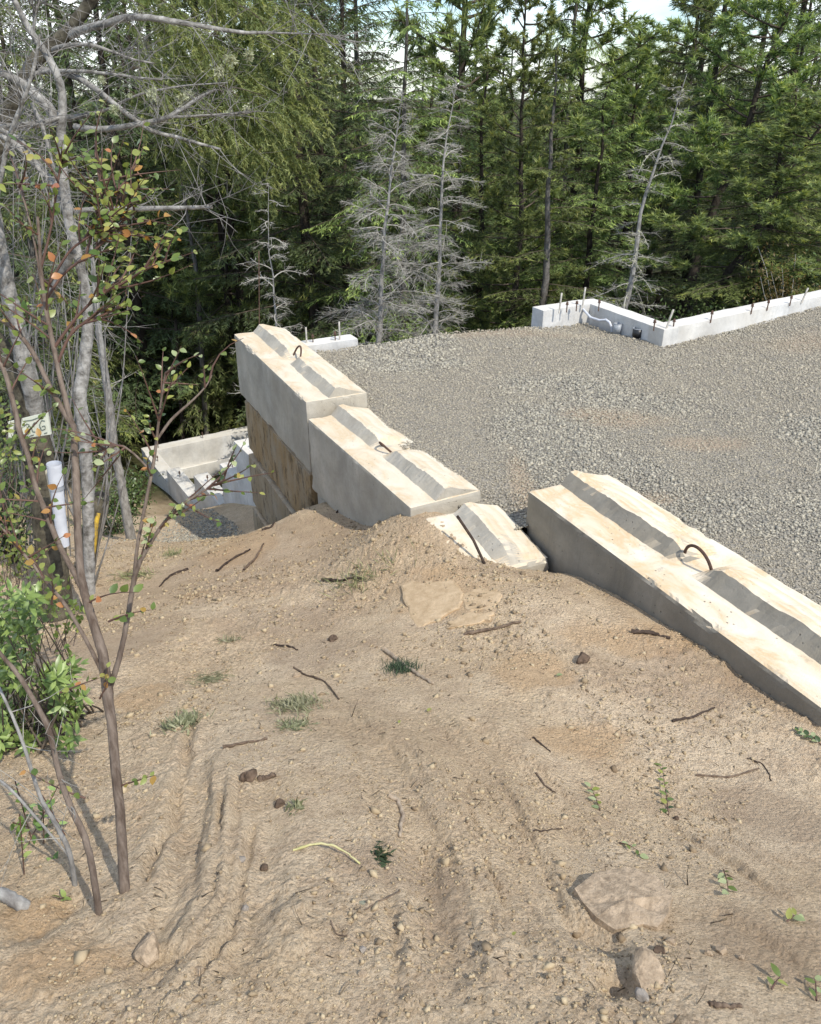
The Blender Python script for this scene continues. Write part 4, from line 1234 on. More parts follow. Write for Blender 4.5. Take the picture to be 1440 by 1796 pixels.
M['leaf_brown'] = m_leaf('autumn_olive_leaves', [(0, (.06, .05, .015)), (.5, (.12, .10, .03)), (1, (.22, .16, .05))], trans=.3)
M['leaf_under'] = m_leaf('salal_leaves', [(0, (0.024, 0.045, 0.015)), (.5, (0.064, 0.113, 0.030)), (1, (0.161, 0.225, 0.075))], .35, .5, .25)
bush('bush', 1405, 470, 11.3, .75, 1.55, 3200, 'leaf_brown', 'yellow brown shrub above the right end of the foundation wall', (.05, .022), 1, stems=2)
bush('bush', 25, 985, 5.6, .45, .75, 1500, 'leaf_under', 'leafy thicket behind the bare tree at the left edge', (.035, .02), 7)
bush('bush', 195, 905, 9.0, .5, .5, 1300, 'leaf_under', 'low green bush left of the gravel spill', (.04, .02), 8)
bush('bush', -10, 860, 6.6, .7, 1.3, 2200, 'leaf_under', 'tall leafy thicket beyond the white tube at the left edge', (.04, .022), 9)
bush('bush', 1300, 520, 11.0, .45, 1.05, 1800, 'leaf_under', 'upright olive bush right of the foundation corner', (.05, .03), 2)
bush('bush', 1195, 545, 10.6, .55, .85, 1800, 'leaf_under', 'round green bush behind the foundation corner bolts', (.05, .03), 3)
bush('bush', 1010, 560, 11.4, .7, .8, 2000, 'leaf_under', 'dark low bush behind the left end of the recess wall', (.05, .03), 4)
for k, (px, F, rx, h) in enumerate(((690, 11.8, .9, .9), (820, 12.0, 1.0, 1.0), (560, 11.0, .8, .8), (900, 12.3, .8, 1.0), (480, 17.3, 1.2, 1.2), (400, 18.4, 1.2, 1.2), (330, 17.6, 1.2, 1.2), (215, 17.0, 1.2, 1.2), (1110, 12.2, .8, 1.1), (1250, 11.9, .8, 1.1), (1360, 12.2, 1.0, 1.2), (1460, 11.8, .9, 1.3), (160, 10.8, .6, .6), (285, 18.0, 1.2, 1.2), (250, 17.0, 1.2, 1.2))):
    bush('understorey_shrub', px, 590, F, rx, h, 2200, 'leaf_under', 'dark leafy shrub in the shade ' + {690: 'between the two dead trees', 820: 'right of the second dead tree', 560: 'behind the rebar stub wall', 900: 'at the foot of the slender pine', 480: 'behind the top block', 400: 'behind the stepped foundation, right', 330: 'behind the stepped foundation, middle', 215: 'beyond the slim grey trunk', 1110: 'at the foot of the lichen snag', 1250: 'under the crooked dark pine', 1360: 'behind the yellow brown shrub', 1460: 'at the right edge', 160: 'beyond the painted stump', 285: 'behind the stepped foundation, left', 250: 'left of the stepped foundation corner'}[px], (.06, .035), 20 + k, cat='shrub', group='shrubs of the forest edge')
# ------------------------------------------------------------------ foreground bare tree on the left
rngP = np.random.default_rng(404)
tb0 = hit(105, 1075)
ft = empty('bare_tree', tb0, 0, 'large bare grey tree at the left edge carrying the sign and white tube', 'tree')
def part(name, mb, mats, parent, smooth_=True):
    o = link(name, mb.mesh(name, mats, smooth_), parent)
    o.location = -Vector(parent.location)
    return o
mb = MB(); pxtube(mb, [(106, 1120, 4.3, 60), (100, 1060, 4.35, 54), (88, 960, 4.4, 52), (78, 860, 4.45, 50), (66, 790, 4.5, 50), (58, 735, 4.5, 48), (45, 690, 4.5, 42), (22, 640, 4.5, 36), (-10, 590, 4.5, 30), (-60, 540, 4.5, 24)], 12, jag=.03, rng=rngP); part('trunk', mb, [M['bark_mossy']], ft)
LIMBS = [
 [(62, 740, 4.5, 34), (58, 690, 4.45, 32), (42, 630, 4.4, 32), (28, 560, 4.4, 30), (12, 500, 4.4, 26), (2, 440, 4.4, 22), (-10, 350, 4.4, 16)],
 [(158, 1040, 4.2, 18), (155, 900, 4.25, 20), (152, 820, 4.3, 22), (146, 740, 4.3, 24), (138, 700, 4.3, 24), (148, 640, 4.35, 22), (156, 560, 4.4, 20), (150, 510, 4.4, 18), (140, 460, 4.4, 17), (122, 400, 4.4, 17), (112, 320, 4.45, 17), (106, 240, 4.5, 17), (110, 200, 4.5, 15), (108, 150, 4.5, 14), (88, 105, 4.5, 13), (75, 85, 4.5, 12), (50, 50, 4.5, 11), (20, -10, 4.5, 9)],
 [(104, 225, 4.5, 18), (92, 195, 4.55, 19), (62, 165, 4.6, 17), (30, 140, 4.6, 15), (-10, 122, 4.6, 12)],
 [(0, 238, 4.7, 8), (30, 255, 4.7, 13), (60, 285, 4.7, 14), (85, 310, 4.7, 14), (110, 360, 4.6, 15), (130, 400, 4.6, 15)],
 [(108, 205, 4.5, 8), (60, 218, 4.4, 10), (0, 222, 4.4, 9)],
 [(126, 440, 4.3, 16), (105, 490, 4.4, 15), (85, 520, 4.45, 12), (72, 570, 4.5, 10)],
 [(58, 60, 4.6, 6), (62, 20, 4.6, 5), (75, -15, 4.6, 4)],
 [(55, 180, 4.2, 7), (72, 215, 4.2, 7), (84, 255, 4.2, 7), (100, 320, 4.2, 6), (92, 360, 4.2, 5)],
 [(-5, 345, 4.0, 8), (15, 240, 4.0, 8), (40, 180, 4.0, 7), (60, 120, 4.0, 6), (70, 60, 4.0, 4)],
 [(-5, 225, 4.1, 8), (35, 243, 4.1, 8), (55, 270, 4.1, 8), (75, 310, 4.1, 7)],
 [(112, 372, 4.5, 8), (170, 366, 4.45, 9), (240, 366, 4.4, 9), (310, 365, 4.35, 8), (372, 363, 4.3, 6)],
]
for L_ in LIMBS:
    mb = MB(); Q = pxtube(mb, L_, 8, jag=.04, rng=rngP)
    part('limb', mb, [M['bark_pale']], ft)
    mb = MB(); branchy(mb, Q, rngP, 16, .45, .0028, .25, 5)
    o = part('twigs', mb, [M['twig_grey']], ft, False); o['kind'] = 'stuff'
# mossy limb that carries the long branches
moss = empty('mossy_tree', hit(60, 1000), 0, 'dark mossy leaning tree whose long lichen branches reach over the view', 'tree')
mb = MB(); Qm = pxtube(mb, [(-60, 1000, 5.2, 40), (-50, 700, 5.2, 36), (-30, 400, 5.2, 32), (0, 240, 5.2, 30), (35, 150, 5.2, 26), (62, 105, 5.2, 25), (95, 80, 5.2, 24), (130, 45, 5.2, 22), (165, -10, 5.2, 20)], 10, jag=.05, rng=rngP); part('trunk', mb, [M['bark_mossy']], moss)
BR = [
 [(122, 62, 5.2, 15), (150, 50, 5.1, 14), (185, 42, 5.0, 13), (220, 30, 4.95, 12), (260, 30, 4.9, 11), (300, 37, 4.9, 10), (350, 45, 4.9, 8), (400, 54, 4.95, 7), (440, 58, 5, 5), (480, 58, 5, 4)],
 [(88, 90, 5.2, 9), (110, 80, 5.1, 8), (160, 77, 5.0, 6), (200, 92, 5.0, 5), (235, 105, 5.0, 4), (270, 111, 5.0, 3)],
 [(70, 122, 5.2, 10), (120, 128, 5.1, 11), (155, 147, 5.0, 10), (180, 165, 4.95, 10), (210, 190, 4.9, 9), (240, 212, 4.9, 8), (265, 230, 4.9, 7), (310, 240, 4.9, 6), (350, 252, 4.9, 5), (388, 262, 4.9, 4)],
 [(50, 130, 5.2, 8), (100, 124, 5.1, 7), (150, 125, 5.0, 6), (200, 130, 5.0, 5), (245, 137, 5, 4), (285, 140, 5, 3)],
 [(132, 222, 5.1, 11), (160, 228, 5.0, 11), (200, 225, 4.95, 10), (235, 219, 4.9, 10), (270, 213, 4.9, 9), (300, 204, 4.85, 8), (325, 188, 4.85, 7), (350, 170, 4.85, 6), (378, 158, 4.85, 4)],
 [(-10, 218, 5.2, 10), (60, 220, 5.2, 10), (110, 208, 5.2, 9), (160, 200, 5.1, 7), (190, 192, 5.1, 5), (240, 165, 5.0, 4), (320, 150, 5, 3), (400, 145, 5, 2)],
 [(300, 205, 4.85, 5), (350, 203, 4.85, 4), (400, 200, 4.85, 4), (440, 197, 4.85, 3)],
 [(440, 56, 5, 4), (500, 58, 5, 3), (560, 60, 5, 2), (590, 64, 5, 2)],
]
for k, L_ in enumerate(BR):
    mb = MB(); Q = pxtube(mb, L_, 8, jag=.05, rng=rngP)
    part('branch', mb, [M['bark_pale']], moss)
    mb = MB(); branchy(mb, Q[3:], rngP, 22, .34, .0025, .1, 4)
    o = part('twigs', mb, [M['twig_grey']], moss, False); o['kind'] = 'stuff'
# lichen tufts
for (px, py, w_) in ((268, 165, 26), (322, 178, 30), (330, 168, 24), (350, 202, 15), (402, 200, 15), (433, 192, 15), (178, 140, 16), (200, 192, 20), (405, 105, 24), (437, 98, 20), (385, 125, 20), (228, 168, 10), (330, 195, 14)):
    c = at(px, py, 4.87); s_ = w_ * pxscale(px, py, 4.87) * .5
    n = 170
    mb = MB(); B = c + rngP.normal(0, .3, (n, 3)) * s_
    leafquads(mb, B, rngP.normal(0, 1, (n, 3)), rngP.normal(0, 1, (n, 3)), s_ * rngP.uniform(.35, .9, n), .0065, rngP.random(n), 0)
    part('lichen_tuft', mb, [M['lichen']], moss, False)
# living fir sprays hanging from the same branches' far end: a near fir bough
fb = empty('fir_bough', at(445, 40, 13.4), 0, 'yellow green drooping fir bough over the lichen branches at the top left', 'branch')
mb = MB()
rb = np.random.default_rng(55)
BGH = [(300, -40, 470, 40), (380, -30, 565, 55), (340, 60, 500, 200), (420, 10, 520, 120), (300, 150, 470, 300), (400, 140, 560, 190), (330, 220, 520, 290), (470, 30, 580, 110), (260, -10, 400, 120), (410, 250, 545, 285)]
for _ in range(32):
    _x = rb.uniform(215, 430); _y = rb.uniform(-60, 230)
    BGH.append((_x, _y, _x + rb.uniform(70, 150), _y + rb.uniform(40, 130)))
for (x0, y0, x1, y1) in BGH:
    F0 = 13.4 + rb.uniform(-1.0, 1.0)
    t = np.linspace(0, 1, 9)
    P = np.array([at(x0 + (x1 - x0) * a, y0 + (y1 - y0) * a ** 1.5, F0 + .3 * a) for a in t])
    mb.tube(P, .007 * (1.15 - t), 5, .4, 1, False)
    nb_ = 30
    tj = rb.uniform(.1, 1, nb_); bp = np.stack([np.interp(tj, t, P[:, c]) for c in range(3)], 1)
    bd = (P[-1] - P[0]) / np.linalg.norm(P[-1] - P[0]) * .7 + rb.normal(0, .45, (nb_, 3)) + np.array((0, 0, -.7)); bd /= np.linalg.norm(bd, axis=1)[:, None]
    bl = rb.uniform(.2, .75, nb_)
    twigs(mb, bp, bd, bl, .003, rb, 3, .1, .4, 1, 3)
    nn = 60
    ss = rb.uniform(.05, 1.0, (nb_, nn))
    B = (bp[:, None, :] + bd[:, None, :] * (ss * bl[:, None])[:, :, None]).reshape(-1, 3)
    D = (bd[:, None, :] * .8 + rb.normal(0, .55, (nb_, nn, 3))).reshape(-1, 3)
    needles(mb, B, D, rb.normal(0, 1, B.shape), rb.uniform(.05, .09, len(B)), .016, np.clip(.35 + .5 * ss.ravel() + rb.normal(0, .1, len(B)), 0, 1), 0)
part('sprays', mb, [M['needle_light'], M['twig']], fb, False)

# ------------------------------------------------------------------ sign, tube, painted stump
M['board'] = m_plain('painted_board', (0.50, 0.52, 0.42), (0.66, 0.67, 0.56), 5, 0.6, 0.3, 0.1)
M['ink'] = m_plain('dark_ink', (0.10, 0.13, 0.11), (0.17, 0.20, 0.17), 20, 0.6, 0.2, 0)
sg = empty('sign_board', at(62, 765, 4.32), 0, 'pale green wooden sign with loose handwriting nailed to the bare tree', 'sign')
def quadbox(c4, thick):
    c4 = np.array(c4); n_ = np.cross(c4[1] - c4[0], c4[3] - c4[0]); n_ /= np.linalg.norm(n_)
    v = np.concatenate([c4, c4 - n_ * thick])
    f = [(0, 1, 2, 3), (7, 6, 5, 4), (0, 4, 5, 1), (1, 5, 6, 2), (2, 6, 7, 3), (3, 7, 4, 0)]
    return v, f, n_
FS = 4.22
c4 = [at(16, 768, FS), at(90, 762, FS), at(85, 724, FS), at(36, 735, FS)]
c4 = [at(36, 770, FS), at(89, 762, FS), at(83, 724, FS), at(38, 735, FS)]
v, f, nS = quadbox(c4, .015)
o = link('board', mesh_from('board', v, f, [M['board']]), sg); o.location = -Vector(sg.location)
v, f, _ = quadbox([at(15, 770, FS + .05), at(22, 771, FS + .05), at(24, 738, FS + .05), at(14, 740, FS + .05)], .012)
o = link('board', mesh_from('board', v, f, [M['board']]), sg); o.location = -Vector(sg.location)
c4 = np.array(c4)
def on_sign(u, w_): return c4[0] * (1 - u) * (1 - w_) + c4[1] * u * (1 - w_) + c4[2] * u * w_ + c4[3] * (1 - u) * w_ + nS * .0035
if nS[1] > 0: nS = -nS
STROKES = [[(.10, .62), (.22, .72), (.32, .62), (.20, .48), (.34, .40), (.28, .22), (.12, .20)],
           [(.60, .66), (.48, .70), (.38, .50), (.42, .26), (.56, .24)],
           [(.88, .66), (.76, .74), (.66, .52), (.72, .26), (.86, .30), (.86, .46), (.76, .44)],
           [(.12, .88), (.40, .84), (.70, .90), (.92, .90)], [(.30, .08), (.45, .12)], [(.80, .10), (.90, .12)]]
mb = MB()
for s_ in STROKES:
    q = np.array(s_); s2 = np.linspace(0, len(q) - 1, 8 * len(q))
    q2 = np.stack([np.interp(s2, np.arange(len(q)), q[:, k]) for k in (0, 1)], 1)
    for _ in range(6): q2[1:-1] = (q2[:-2] + 2 * q2[1:-1] + q2[2:]) / 4
    mb.tube([on_sign(a, b) for a, b in q2], .0022, 4, .5, 0, False)
part('handwriting', mb, [M['ink']], sg, False)

tu = empty('plastic_tube', at(108, 955, 4.1), 0, 'white plastic tube strapped to a board on the bare tree', 'tube')
mb = MB(); mb.tube([at(95, 816, 4.1), at(99, 850, 4.1)], .0395, 16)
mb.tube([at(99, 850, 4.1), at(104, 900, 4.1), at(112, 956, 4.1)], [.036, .0345, .031], 16)
part('tube', mb, [M['whitepvc']], tu)
mb = MB(); mb.tube([at(94.4, 813, 4.1), at(95.2, 818, 4.1)], .0405, 16); part('end_cap', mb, [M['whitepvc']], tu)
mb = MB(); mb.tube([at(99, 851, 4.1), at(99.6, 857, 4.1)], .0405, 16); part('strap', mb, [M['greypvc']], tu)
M['lath'] = m_plain('pale_lath', (0.42, 0.38, 0.28), (0.62, 0.57, 0.45), 6, 0.8, 0.2, 0.2, 40, (1, 1, .2))
v, f, _ = quadbox([at(104, 955, 4.18), at(112, 953, 4.18), at(92, 822, 4.18), at(79, 826, 4.18)], .02)
o = link('backing_board', mesh_from('backing_board', v, f, [M['lath']]), tu); o.location = -Vector(tu.location)

M['yellow'] = m_plain('flaking_yellow_paint', (0.62, 0.40, 0.02), (0.16, 0.12, 0.07), 22, 0.7, 0.3, 0.4, 40)
sb = hit(150, 1035)
sp_ = empty('leaning_stump', sb, 0, 'leaning cut stump with a flaking yellow paint stripe behind the bare tree', 'stump')
mb = MB(); pxtube(mb, [(146, 1060, 5.0, 30), (152, 980, 5.05, 30), (160, 920, 5.1, 30), (176, 875, 5.2, 28)], 10, jag=.04, rng=rngP); part('trunk', mb, [M['bark_mossy']], sp_)
mb = MB(); pxtube(mb, [(153, 1035, 4.93, 9), (164, 960, 4.95, 10), (168, 920, 4.99, 9), (173, 900, 5.03, 7)], 8, jag=.06, rng=rngP); part('yellow_stripe', mb, [M['yellow']], sp_)
mb = MB(); c = at(178, 872, 5.2); mb.tube([c - np.array((.03, -.02, .05)), c + np.array((.0, .0, .0))], .055, 10); part('cut_end', mb, [M['bark_pale']], sp_)

# ------------------------------------------------------------------ huckleberry shrub in the foreground
M['stem_brown'] = m_plain('huckleberry_bark', (0.085, 0.060, 0.045), (0.22, 0.175, 0.14), 60, 0.85, 0.2, 0.4, 120, (1, 1, .2))
M['stem_red'] = m_plain('red_shoots', (0.075, 0.042, 0.032), (0.13, 0.072, 0.052), 30, 0.6, 0.3, 0)
def leaf_mat(name, c1, c2, tr=.35):
    m, t, b = newmat(name)
    oi = t.nodes.new('ShaderNodeObjectInfo')
    setc(t, b, ramp(t, oi.outputs['Random'], [(0, c1), (1, c2)]), .32, .5)
    trn = t.nodes.new('ShaderNodeBsdfTranslucent'); t.links.new(mix(t, 1.0, ramp(t, oi.outputs['Random'], [(0, c1), (1, c2)]), (1.3, 1.2, .6), 'MULTIPLY'), trn.inputs['Color'])
    ms = t.nodes.new('ShaderNodeMixShader'); ms.inputs[0].default_value = tr
    t.links.new(b.outputs[0], ms.inputs[1]); t.links.new(trn.outputs[0], ms.inputs[2])
    t.links.new(ms.outputs[0], t.nodes['Material Output'].inputs['Surface'])
    return m
LM = {'g': leaf_mat('green_leaf', (.09, .14, .03), (.20, .26, .07)), 'y': leaf_mat('yellow_green_leaf', (.22, .26, .05), (.38, .40, .12)),
      'o': leaf_mat('orange_leaf', (.30, .15, .03), (.42, .24, .06)), 'r': leaf_mat('red_leaf', (.34, .10, .05), (.48, .22, .13)), 'p': leaf_mat('pale_leaf', (.26, .32, .15), (.40, .45, .25)),
      'd': leaf_mat('glossy_dark_leaf', (.02, .045, .02), (.06, .10, .035), .2), 'l': leaf_mat('lance_leaf', (.17, .25, .06), (.30, .40, .13))}
def leaf_mesh(name, mat, asp=.55, cup=.12, n=6):
    """pointed oval leaf with a folded midrib, 1 m long, base at origin along +y"""
    t = np.linspace(0, 1, n + 1)
    w_ = asp * .5 * np.sin(np.pi * t ** .85) ** .8
    w_[0] = .02; w_[-1] = .0
    v = []
    for a, b in zip(t, w_):
        z = -.18 * a ** 2
        v += [(-b, a, z + cup * b), (0, a, z), (b, a, z + cup * b)]
    f = []
    for i in range(n):
        k = i * 3
        f += [(k, k + 1, k + 4, k + 3), (k + 1, k + 2, k + 5, k + 4)]
    me = mesh_from(name, v, f, [mat], True)
    return me
LME = {k: leaf_mesh('leaf', LM[k], .5 + .03 * i, .12 + .12 * (i % 3)) for i, k in enumerate('gyorpd')}
LME['l'] = leaf_mesh('leaf', LM['l'], .30, .2)
def add_leaf(parent, p, d, up, L, key):
    d = np.array(d, float); d /= np.linalg.norm(d)
    s_ = np.cross(d, up); s_ /= np.linalg.norm(s_) + 1e-9
    u = np.cross(s_, d)
    m = Matrix(((s_[0] * L, d[0] * L, u[0] * L, p[0]), (s_[1] * L, d[1] * L, u[1] * L, p[1]), (s_[2] * L, d[2] * L, u[2] * L, p[2]), (0, 0, 0, 1)))
    o = bpy.data.objects.new('leaf', LME[key]); COL.objects.link(o)
    o.parent = parent
    o.matrix_local = Matrix.Translation(-Vector(parent.location)) @ m
    return o
def joined_leaves(mb, P, D, UPs, L, asp, rnd):
    """same leaf shape, many in one mesh"""
    t = np.linspace(0, 1, 5); w_ = asp * .5 * np.sin(np.pi * t ** .85) ** .8; w_[0] = .02; w_[-1] = 0
    n = len(P)
    D = D / np.linalg.norm(D, axis=1)[:, None]; S_ = np.cross(D, UPs); S_ /= np.linalg.norm(S_, axis=1)[:, None] + 1e-9; Un = np.cross(S_, D)
    L = L[:, None, None]
    base = P[:, None, :] + D[:, None, :] * L * t[None, :, None] - Un[:, None, :] * L * (.18 * t ** 2)[None, :, None]
    lf = base - S_[:, None, :] * L * w_[None, :, None] + Un[:, None, :] * L * (.12 * w_)[None, :, None]
    rt = base + S_[:, None, :] * L * w_[None, :, None] + Un[:, None, :] * L * (.12 * w_)[None, :, None]
    v = np.stack([lf, base, rt], 2)
    f = []
    for i in range(4):
        k = i * 3
        f += [(k, k + 1, k + 4, k + 3), (k + 1, k + 2, k + 5, k + 4)]
    f = (np.array(f)[None] + (np.arange(n) * 15)[:, None, None]).reshape(-1, 4)
    mb.add(v.reshape(-1, 3), f, np.repeat(rnd, 15), 0)
hb = hit(218, 1575)
hk = empty('huckleberry_shrub', hb, 0, 'tall huckleberry shrub with red and green oval leaves in the left foreground', 'shrub')
b0F = float(hb[1])
rngH = np.random.default_rng(66)
def fy(py):   # the shrub leans away from the eye as it rises
    return b0F + .45 * (1575 - py) / 1300
def stem(pts, mat, w=None, name='stem'):
    mb = MB(); Q = pxtube(mb, [(a, b, fy(b) + (c if len(p_) > 3 else 0), p_[2]) for p_ in pts for a, b, c in [(p_[0], p_[1], p_[3] if len(p_) > 3 else 0)]], 8, jag=.04, rng=rngH)
    part(name, mb, [M[mat]], hk)
    return Q
MAIN = [
 [(221, 1600, 20), (216, 1520, 18), (211, 1430, 17), (202, 1340, 17), (195, 1260, 17), (188, 1215, 20), (182, 1150, 18), (172, 1120, 17), (160, 1080, 16), (148, 1040, 15), (140, 1000, 14), (136, 920, 13), (134, 850, 13), (131, 780, 12), (128, 745, 12)],
 [(128, 750, 10), (118, 715, 10), (105, 660, 9), (92, 600, 9), (80, 540, 8), (73, 490, 7), (70, 440, 6), (66, 380, 5)],
 [(129, 748, 11), (110, 720, 10), (88, 680, 9), (60, 620, 8), (30, 580, 8), (0, 560, 7)],
 [(150, 1045, 11), (128, 1000, 10), (105, 960, 10), (85, 910, 10), (60, 850, 9), (50, 800, 9), (35, 760, 10), (22, 700, 9), (8, 650, 8), (-5, 630, 8)],
 [(180, 1180, 8), (150, 1120, 7), (115, 1060, 7), (80, 1020, 6), (55, 985, 6), (25, 955, 5), (0, 920, 4)],
 [(190, 1215, 10), (205, 1170, 10), (215, 1130, 9), (228, 1060, 9), (236, 1010, 9), (245, 985, 8), (265, 950, 7), (285, 920, 6), (310, 890, 5), (350, 865, 4), (395, 840, 3)],
 [(236, 1010, 7), (240, 960, 6), (250, 910, 6), (258, 870, 6), (270, 810, 6), (276, 760, 5), (283, 700, 4), (290, 655, 3)],
 [(268, 830, 4), (240, 800, 4), (215, 780, 4), (190, 785, 3), (165, 800, 3)],
 [(276, 770, 5), (300, 735, 5), (335, 705, 4), (360, 680, 3), (372, 658, 2)],
 [(85, 500, 5), (120, 440, 4), (160, 410, 4), (200, 400, 3), (240, 370, 2)],
 [(78, 530, 5), (110, 480, 5), (150, 450, 4), (190, 420, 4), (205, 360, 3), (210, 310, 2)],
 [(95, 610, 6), (130, 560, 5), (170, 520, 5), (210, 500, 4), (260, 470, 3), (300, 455, 2)],
 [(72, 470, 5), (90, 400, 4), (100, 330, 4), (108, 280, 3)],
 [(100, 640, 6), (120, 590, 5), (140, 570, 5), (175, 555, 4), (210, 540, 3)],
 [(73, 500, 5), (60, 420, 4), (45, 360, 3), (30, 320, 3)],
 [(150, 450, 5), (170, 380, 4), (175, 320, 3), (180, 260, 2)],
]
RED = (9, 10, 11, 12, 15, 6, 13)
QS = []
for k, m_ in enumerate(MAIN):
    QS.append(stem(m_, 'stem_red' if k in RED and k not in (6,) else 'stem_brown'))
# leafy shoots
nleaf = [0]
extra = []
def shoot(p, d, L, keys, n, ls, big=True):
    d = np.array(d, float); d /= np.linalg.norm(d)
    t = np.linspace(0, 1, 5); side = rngH.normal(size=3) * .15
    P = p + np.outer(t * L, d) + np.outer((t * L) ** 2 / max(L, .01), side)
    mb = MB(); mb.tube(P, .0022 * (1.2 - t), 5, .5, 0, False)
    part('shoot', mb, [M['stem_red']], hk, False)
    for i in range(n):
        a = (i + .6) / n
        q = np.array([np.interp(a, t, P[:, c]) for c in range(3)])
        sd_ = np.cross(d, (0, 0, 1.0)); sd_ /= np.linalg.norm(sd_) + 1e-6
        dd = d * .45 + sd_ * (1 if i % 2 else -1) * .8 + rngH.normal(0, .35, 3)
        key = keys[rngH.integers(0, len(keys))]
        Ls = ls * .95 * rngH.uniform(.65, 1.25)
        up = np.array((.25, -.6, .7)) + rngH.normal(0, .4, 3)
        if nleaf[0] < 295:
            add_leaf(hk, q, dd, up, Ls, key); nleaf[0] += 1
        else:
            extra.append((q, dd, up, Ls))
def shoots_on(Q, n, keys, L=(.06, .16), nl=5, ls=.021, t0=.3):
    for i in range(n):
        a = rngH.uniform(t0, 1) * (len(Q) - 1); j = min(int(a), len(Q) - 2)
        p = Q[j] + (Q[j + 1] - Q[j]) * (a - j)
        tg = Q[j + 1] - Q[j]; tg /= np.linalg.norm(tg)
        shoot(p, tg * .6 + rngH.normal(0, .5, 3) + np.array((.1, -.1, .25)), rngH.uniform(*L), keys, nl, ls)
shoots_on(QS[9], 8, 'gygygyyo', nl=6)
shoots_on(QS[10], 9, 'gyggygyo', nl=6)
shoots_on(QS[11], 8, 'gygyy', nl=5)
shoots_on(QS[12], 5, 'gygyyr', nl=5)
shoots_on(QS[15], 5, 'gygyy', nl=5)
shoots_on(QS[6], 5, 'gpdyp', nl=6, ls=.017)
shoots_on(QS[5], 7, 'gpdpp', nl=6, ls=.017, t0=.45)
shoots_on(QS[7], 4, 'gdpp', nl=5, ls=.018)
shoots_on(QS[13], 4, 'gyg', nl=5)
shoots_on(QS[14], 4, 'gyygyo', nl=4)
shoots_on(QS[8], 2, 'yop', nl=3, ls=.018)
shoots_on(QS[4], 5, 'gyy', nl=5, ls=.02)
shoots_on(QS[3], 5, 'gyg', nl=5, ls=.02)
for (px, py, dx, n) in ((205, 1380, .9, 8), (150, 1400, -.7, 7), (175, 1225, .3, 5), (105, 1215, .8, 8), (190, 1090, .8, 7), (150, 1060, .6, 5), (90, 1060, .2, 5)):
    shoot(at(px, py, fy(py)), (dx, -.1, .45), .15, 'yylg' if py > 1200 else 'gyp', n, .024)
shoots_on(QS[1], 6, 'gyygyo', nl=5); shoots_on(QS[2], 4, 'gyy', nl=5)
shoots_on(QS[5], 8, 'gpd', nl=6, ls=.016, t0=.4); shoots_on(QS[10], 9, 'gyygyo', nl=6); shoots_on(QS[9], 8, 'gyygyo', nl=6); shoots_on(QS[11], 9, 'gyygyo', nl=6); shoots_on(QS[6], 5, 'gpd', nl=5, ls=.016); shoots_on(QS[7], 5, 'gpd', nl=5, ls=.017); shoots_on(QS[15], 5, 'gyygyo', nl=5); shoots_on(QS[12], 5, 'gyygyo', nl=5); shoots_on(QS[3], 6, 'gyygyo', nl=5); shoots_on(QS[4], 6, 'gyygyo', nl=5); shoots_on(QS[13], 6, 'gyygyo', nl=5)
print('leaves', nleaf, len(extra))
if extra:
    mb = MB(); joined_leaves(mb, np.array([e_[0] for e_ in extra]), np.array([e_[1] for e_ in extra]), np.array([e_[2] for e_ in extra]), np.array([e_[3] for e_ in extra]), .62, rngH.random(len(extra)))
    M['huck'] = m_leaf('huckleberry_leaves', [(0, (.08, .13, .03)), (.5, (.17, .22, .055)), (.8, (.30, .32, .09)), (.9, (.38, .22, .06)), (1, (.44, .16, .08))], .35, .5, .35, 0)
    o = part('small_leaves', mb, [M['huck']], hk, False); o['kind'] = 'stuff'
# thicket of thin bare shoots behind the shrub
tk = empty('twig_thicket', hit(60, 1120), 0, 'tangle of thin pale shoots between the shrub and the bare tree', 'shrub')
mb = MB()
for i in range(40):
    x0 = rngH.uniform(-30, 170); y0 = rngH.uniform(900, 1120); F = rngH.uniform(4.75, 6.2)
    x1 = x0 + rngH.uniform(-110, 120); y1 = y0 - rngH.uniform(200, 760)
    bx = rngH.uniform(-30, 30)
    w_ = rngH.uniform(2.0, 5.5)
    Q = pxtube(mb, [(x0, y0, F, w_), (x0 + (x1 - x0) * .35 + bx, y0 + (y1 - y0) * .35, F, w_ * .8), (x0 + (x1 - x0) * .7 + bx * .5, y0 + (y1 - y0) * .7, F, w_ * .55), (x1, y1, F, w_ * .25)], 4, rng=rngH, jag=.1)
    branchy(mb, Q, rngH, 7, .28, .0016, .3, 3)
o = part('shoots', mb, [M['twig_grey']], tk, False); o['kind'] = 'stuff'
# bare side stems of neighbouring shrubs at the lower left
def stem_thing(name, pts, mat, lab, grp=None, twig=0, L=.2):
    p0 = pts[0]; b = at(p0[0], p0[1], p0[2])
    e = empty(name, b, 0, lab, 'shrub', grp)
    mb = MB(); Q = pxtube(mb, pts, 7, jag=.06, rng=rngH); part('stalk', mb, [M[mat]], e)
    if twig:
        mb = MB(); branchy(mb, Q, rngH, twig, L, .0016, .2, 2); part('twigs', mb, [M['twig_dead']], e, False)['kind'] = 'stuff'
def gF(px, py): return float(hit(px, py)[1])
f1 = gF(175, 1610); f2 = gF(132, 1560); f3 = gF(60, 1600)
stem_thing('bare_shrub', [(176, 1620, f1, 14), (166, 1540, f1, 12), (152, 1470, f1 + .02, 12), (120, 1410, f1 + .04, 11), (100, 1345, f1 + .06, 10), (88, 1280, f1 + .08, 10), (55, 1220, f1 + .1, 9), (30, 1180, f1 + .1, 8), (-5, 1140, f1 + .1, 7)], 'stem_brown', 'crooked brown stem rising left from the dirt beside the shrub', twig=5)
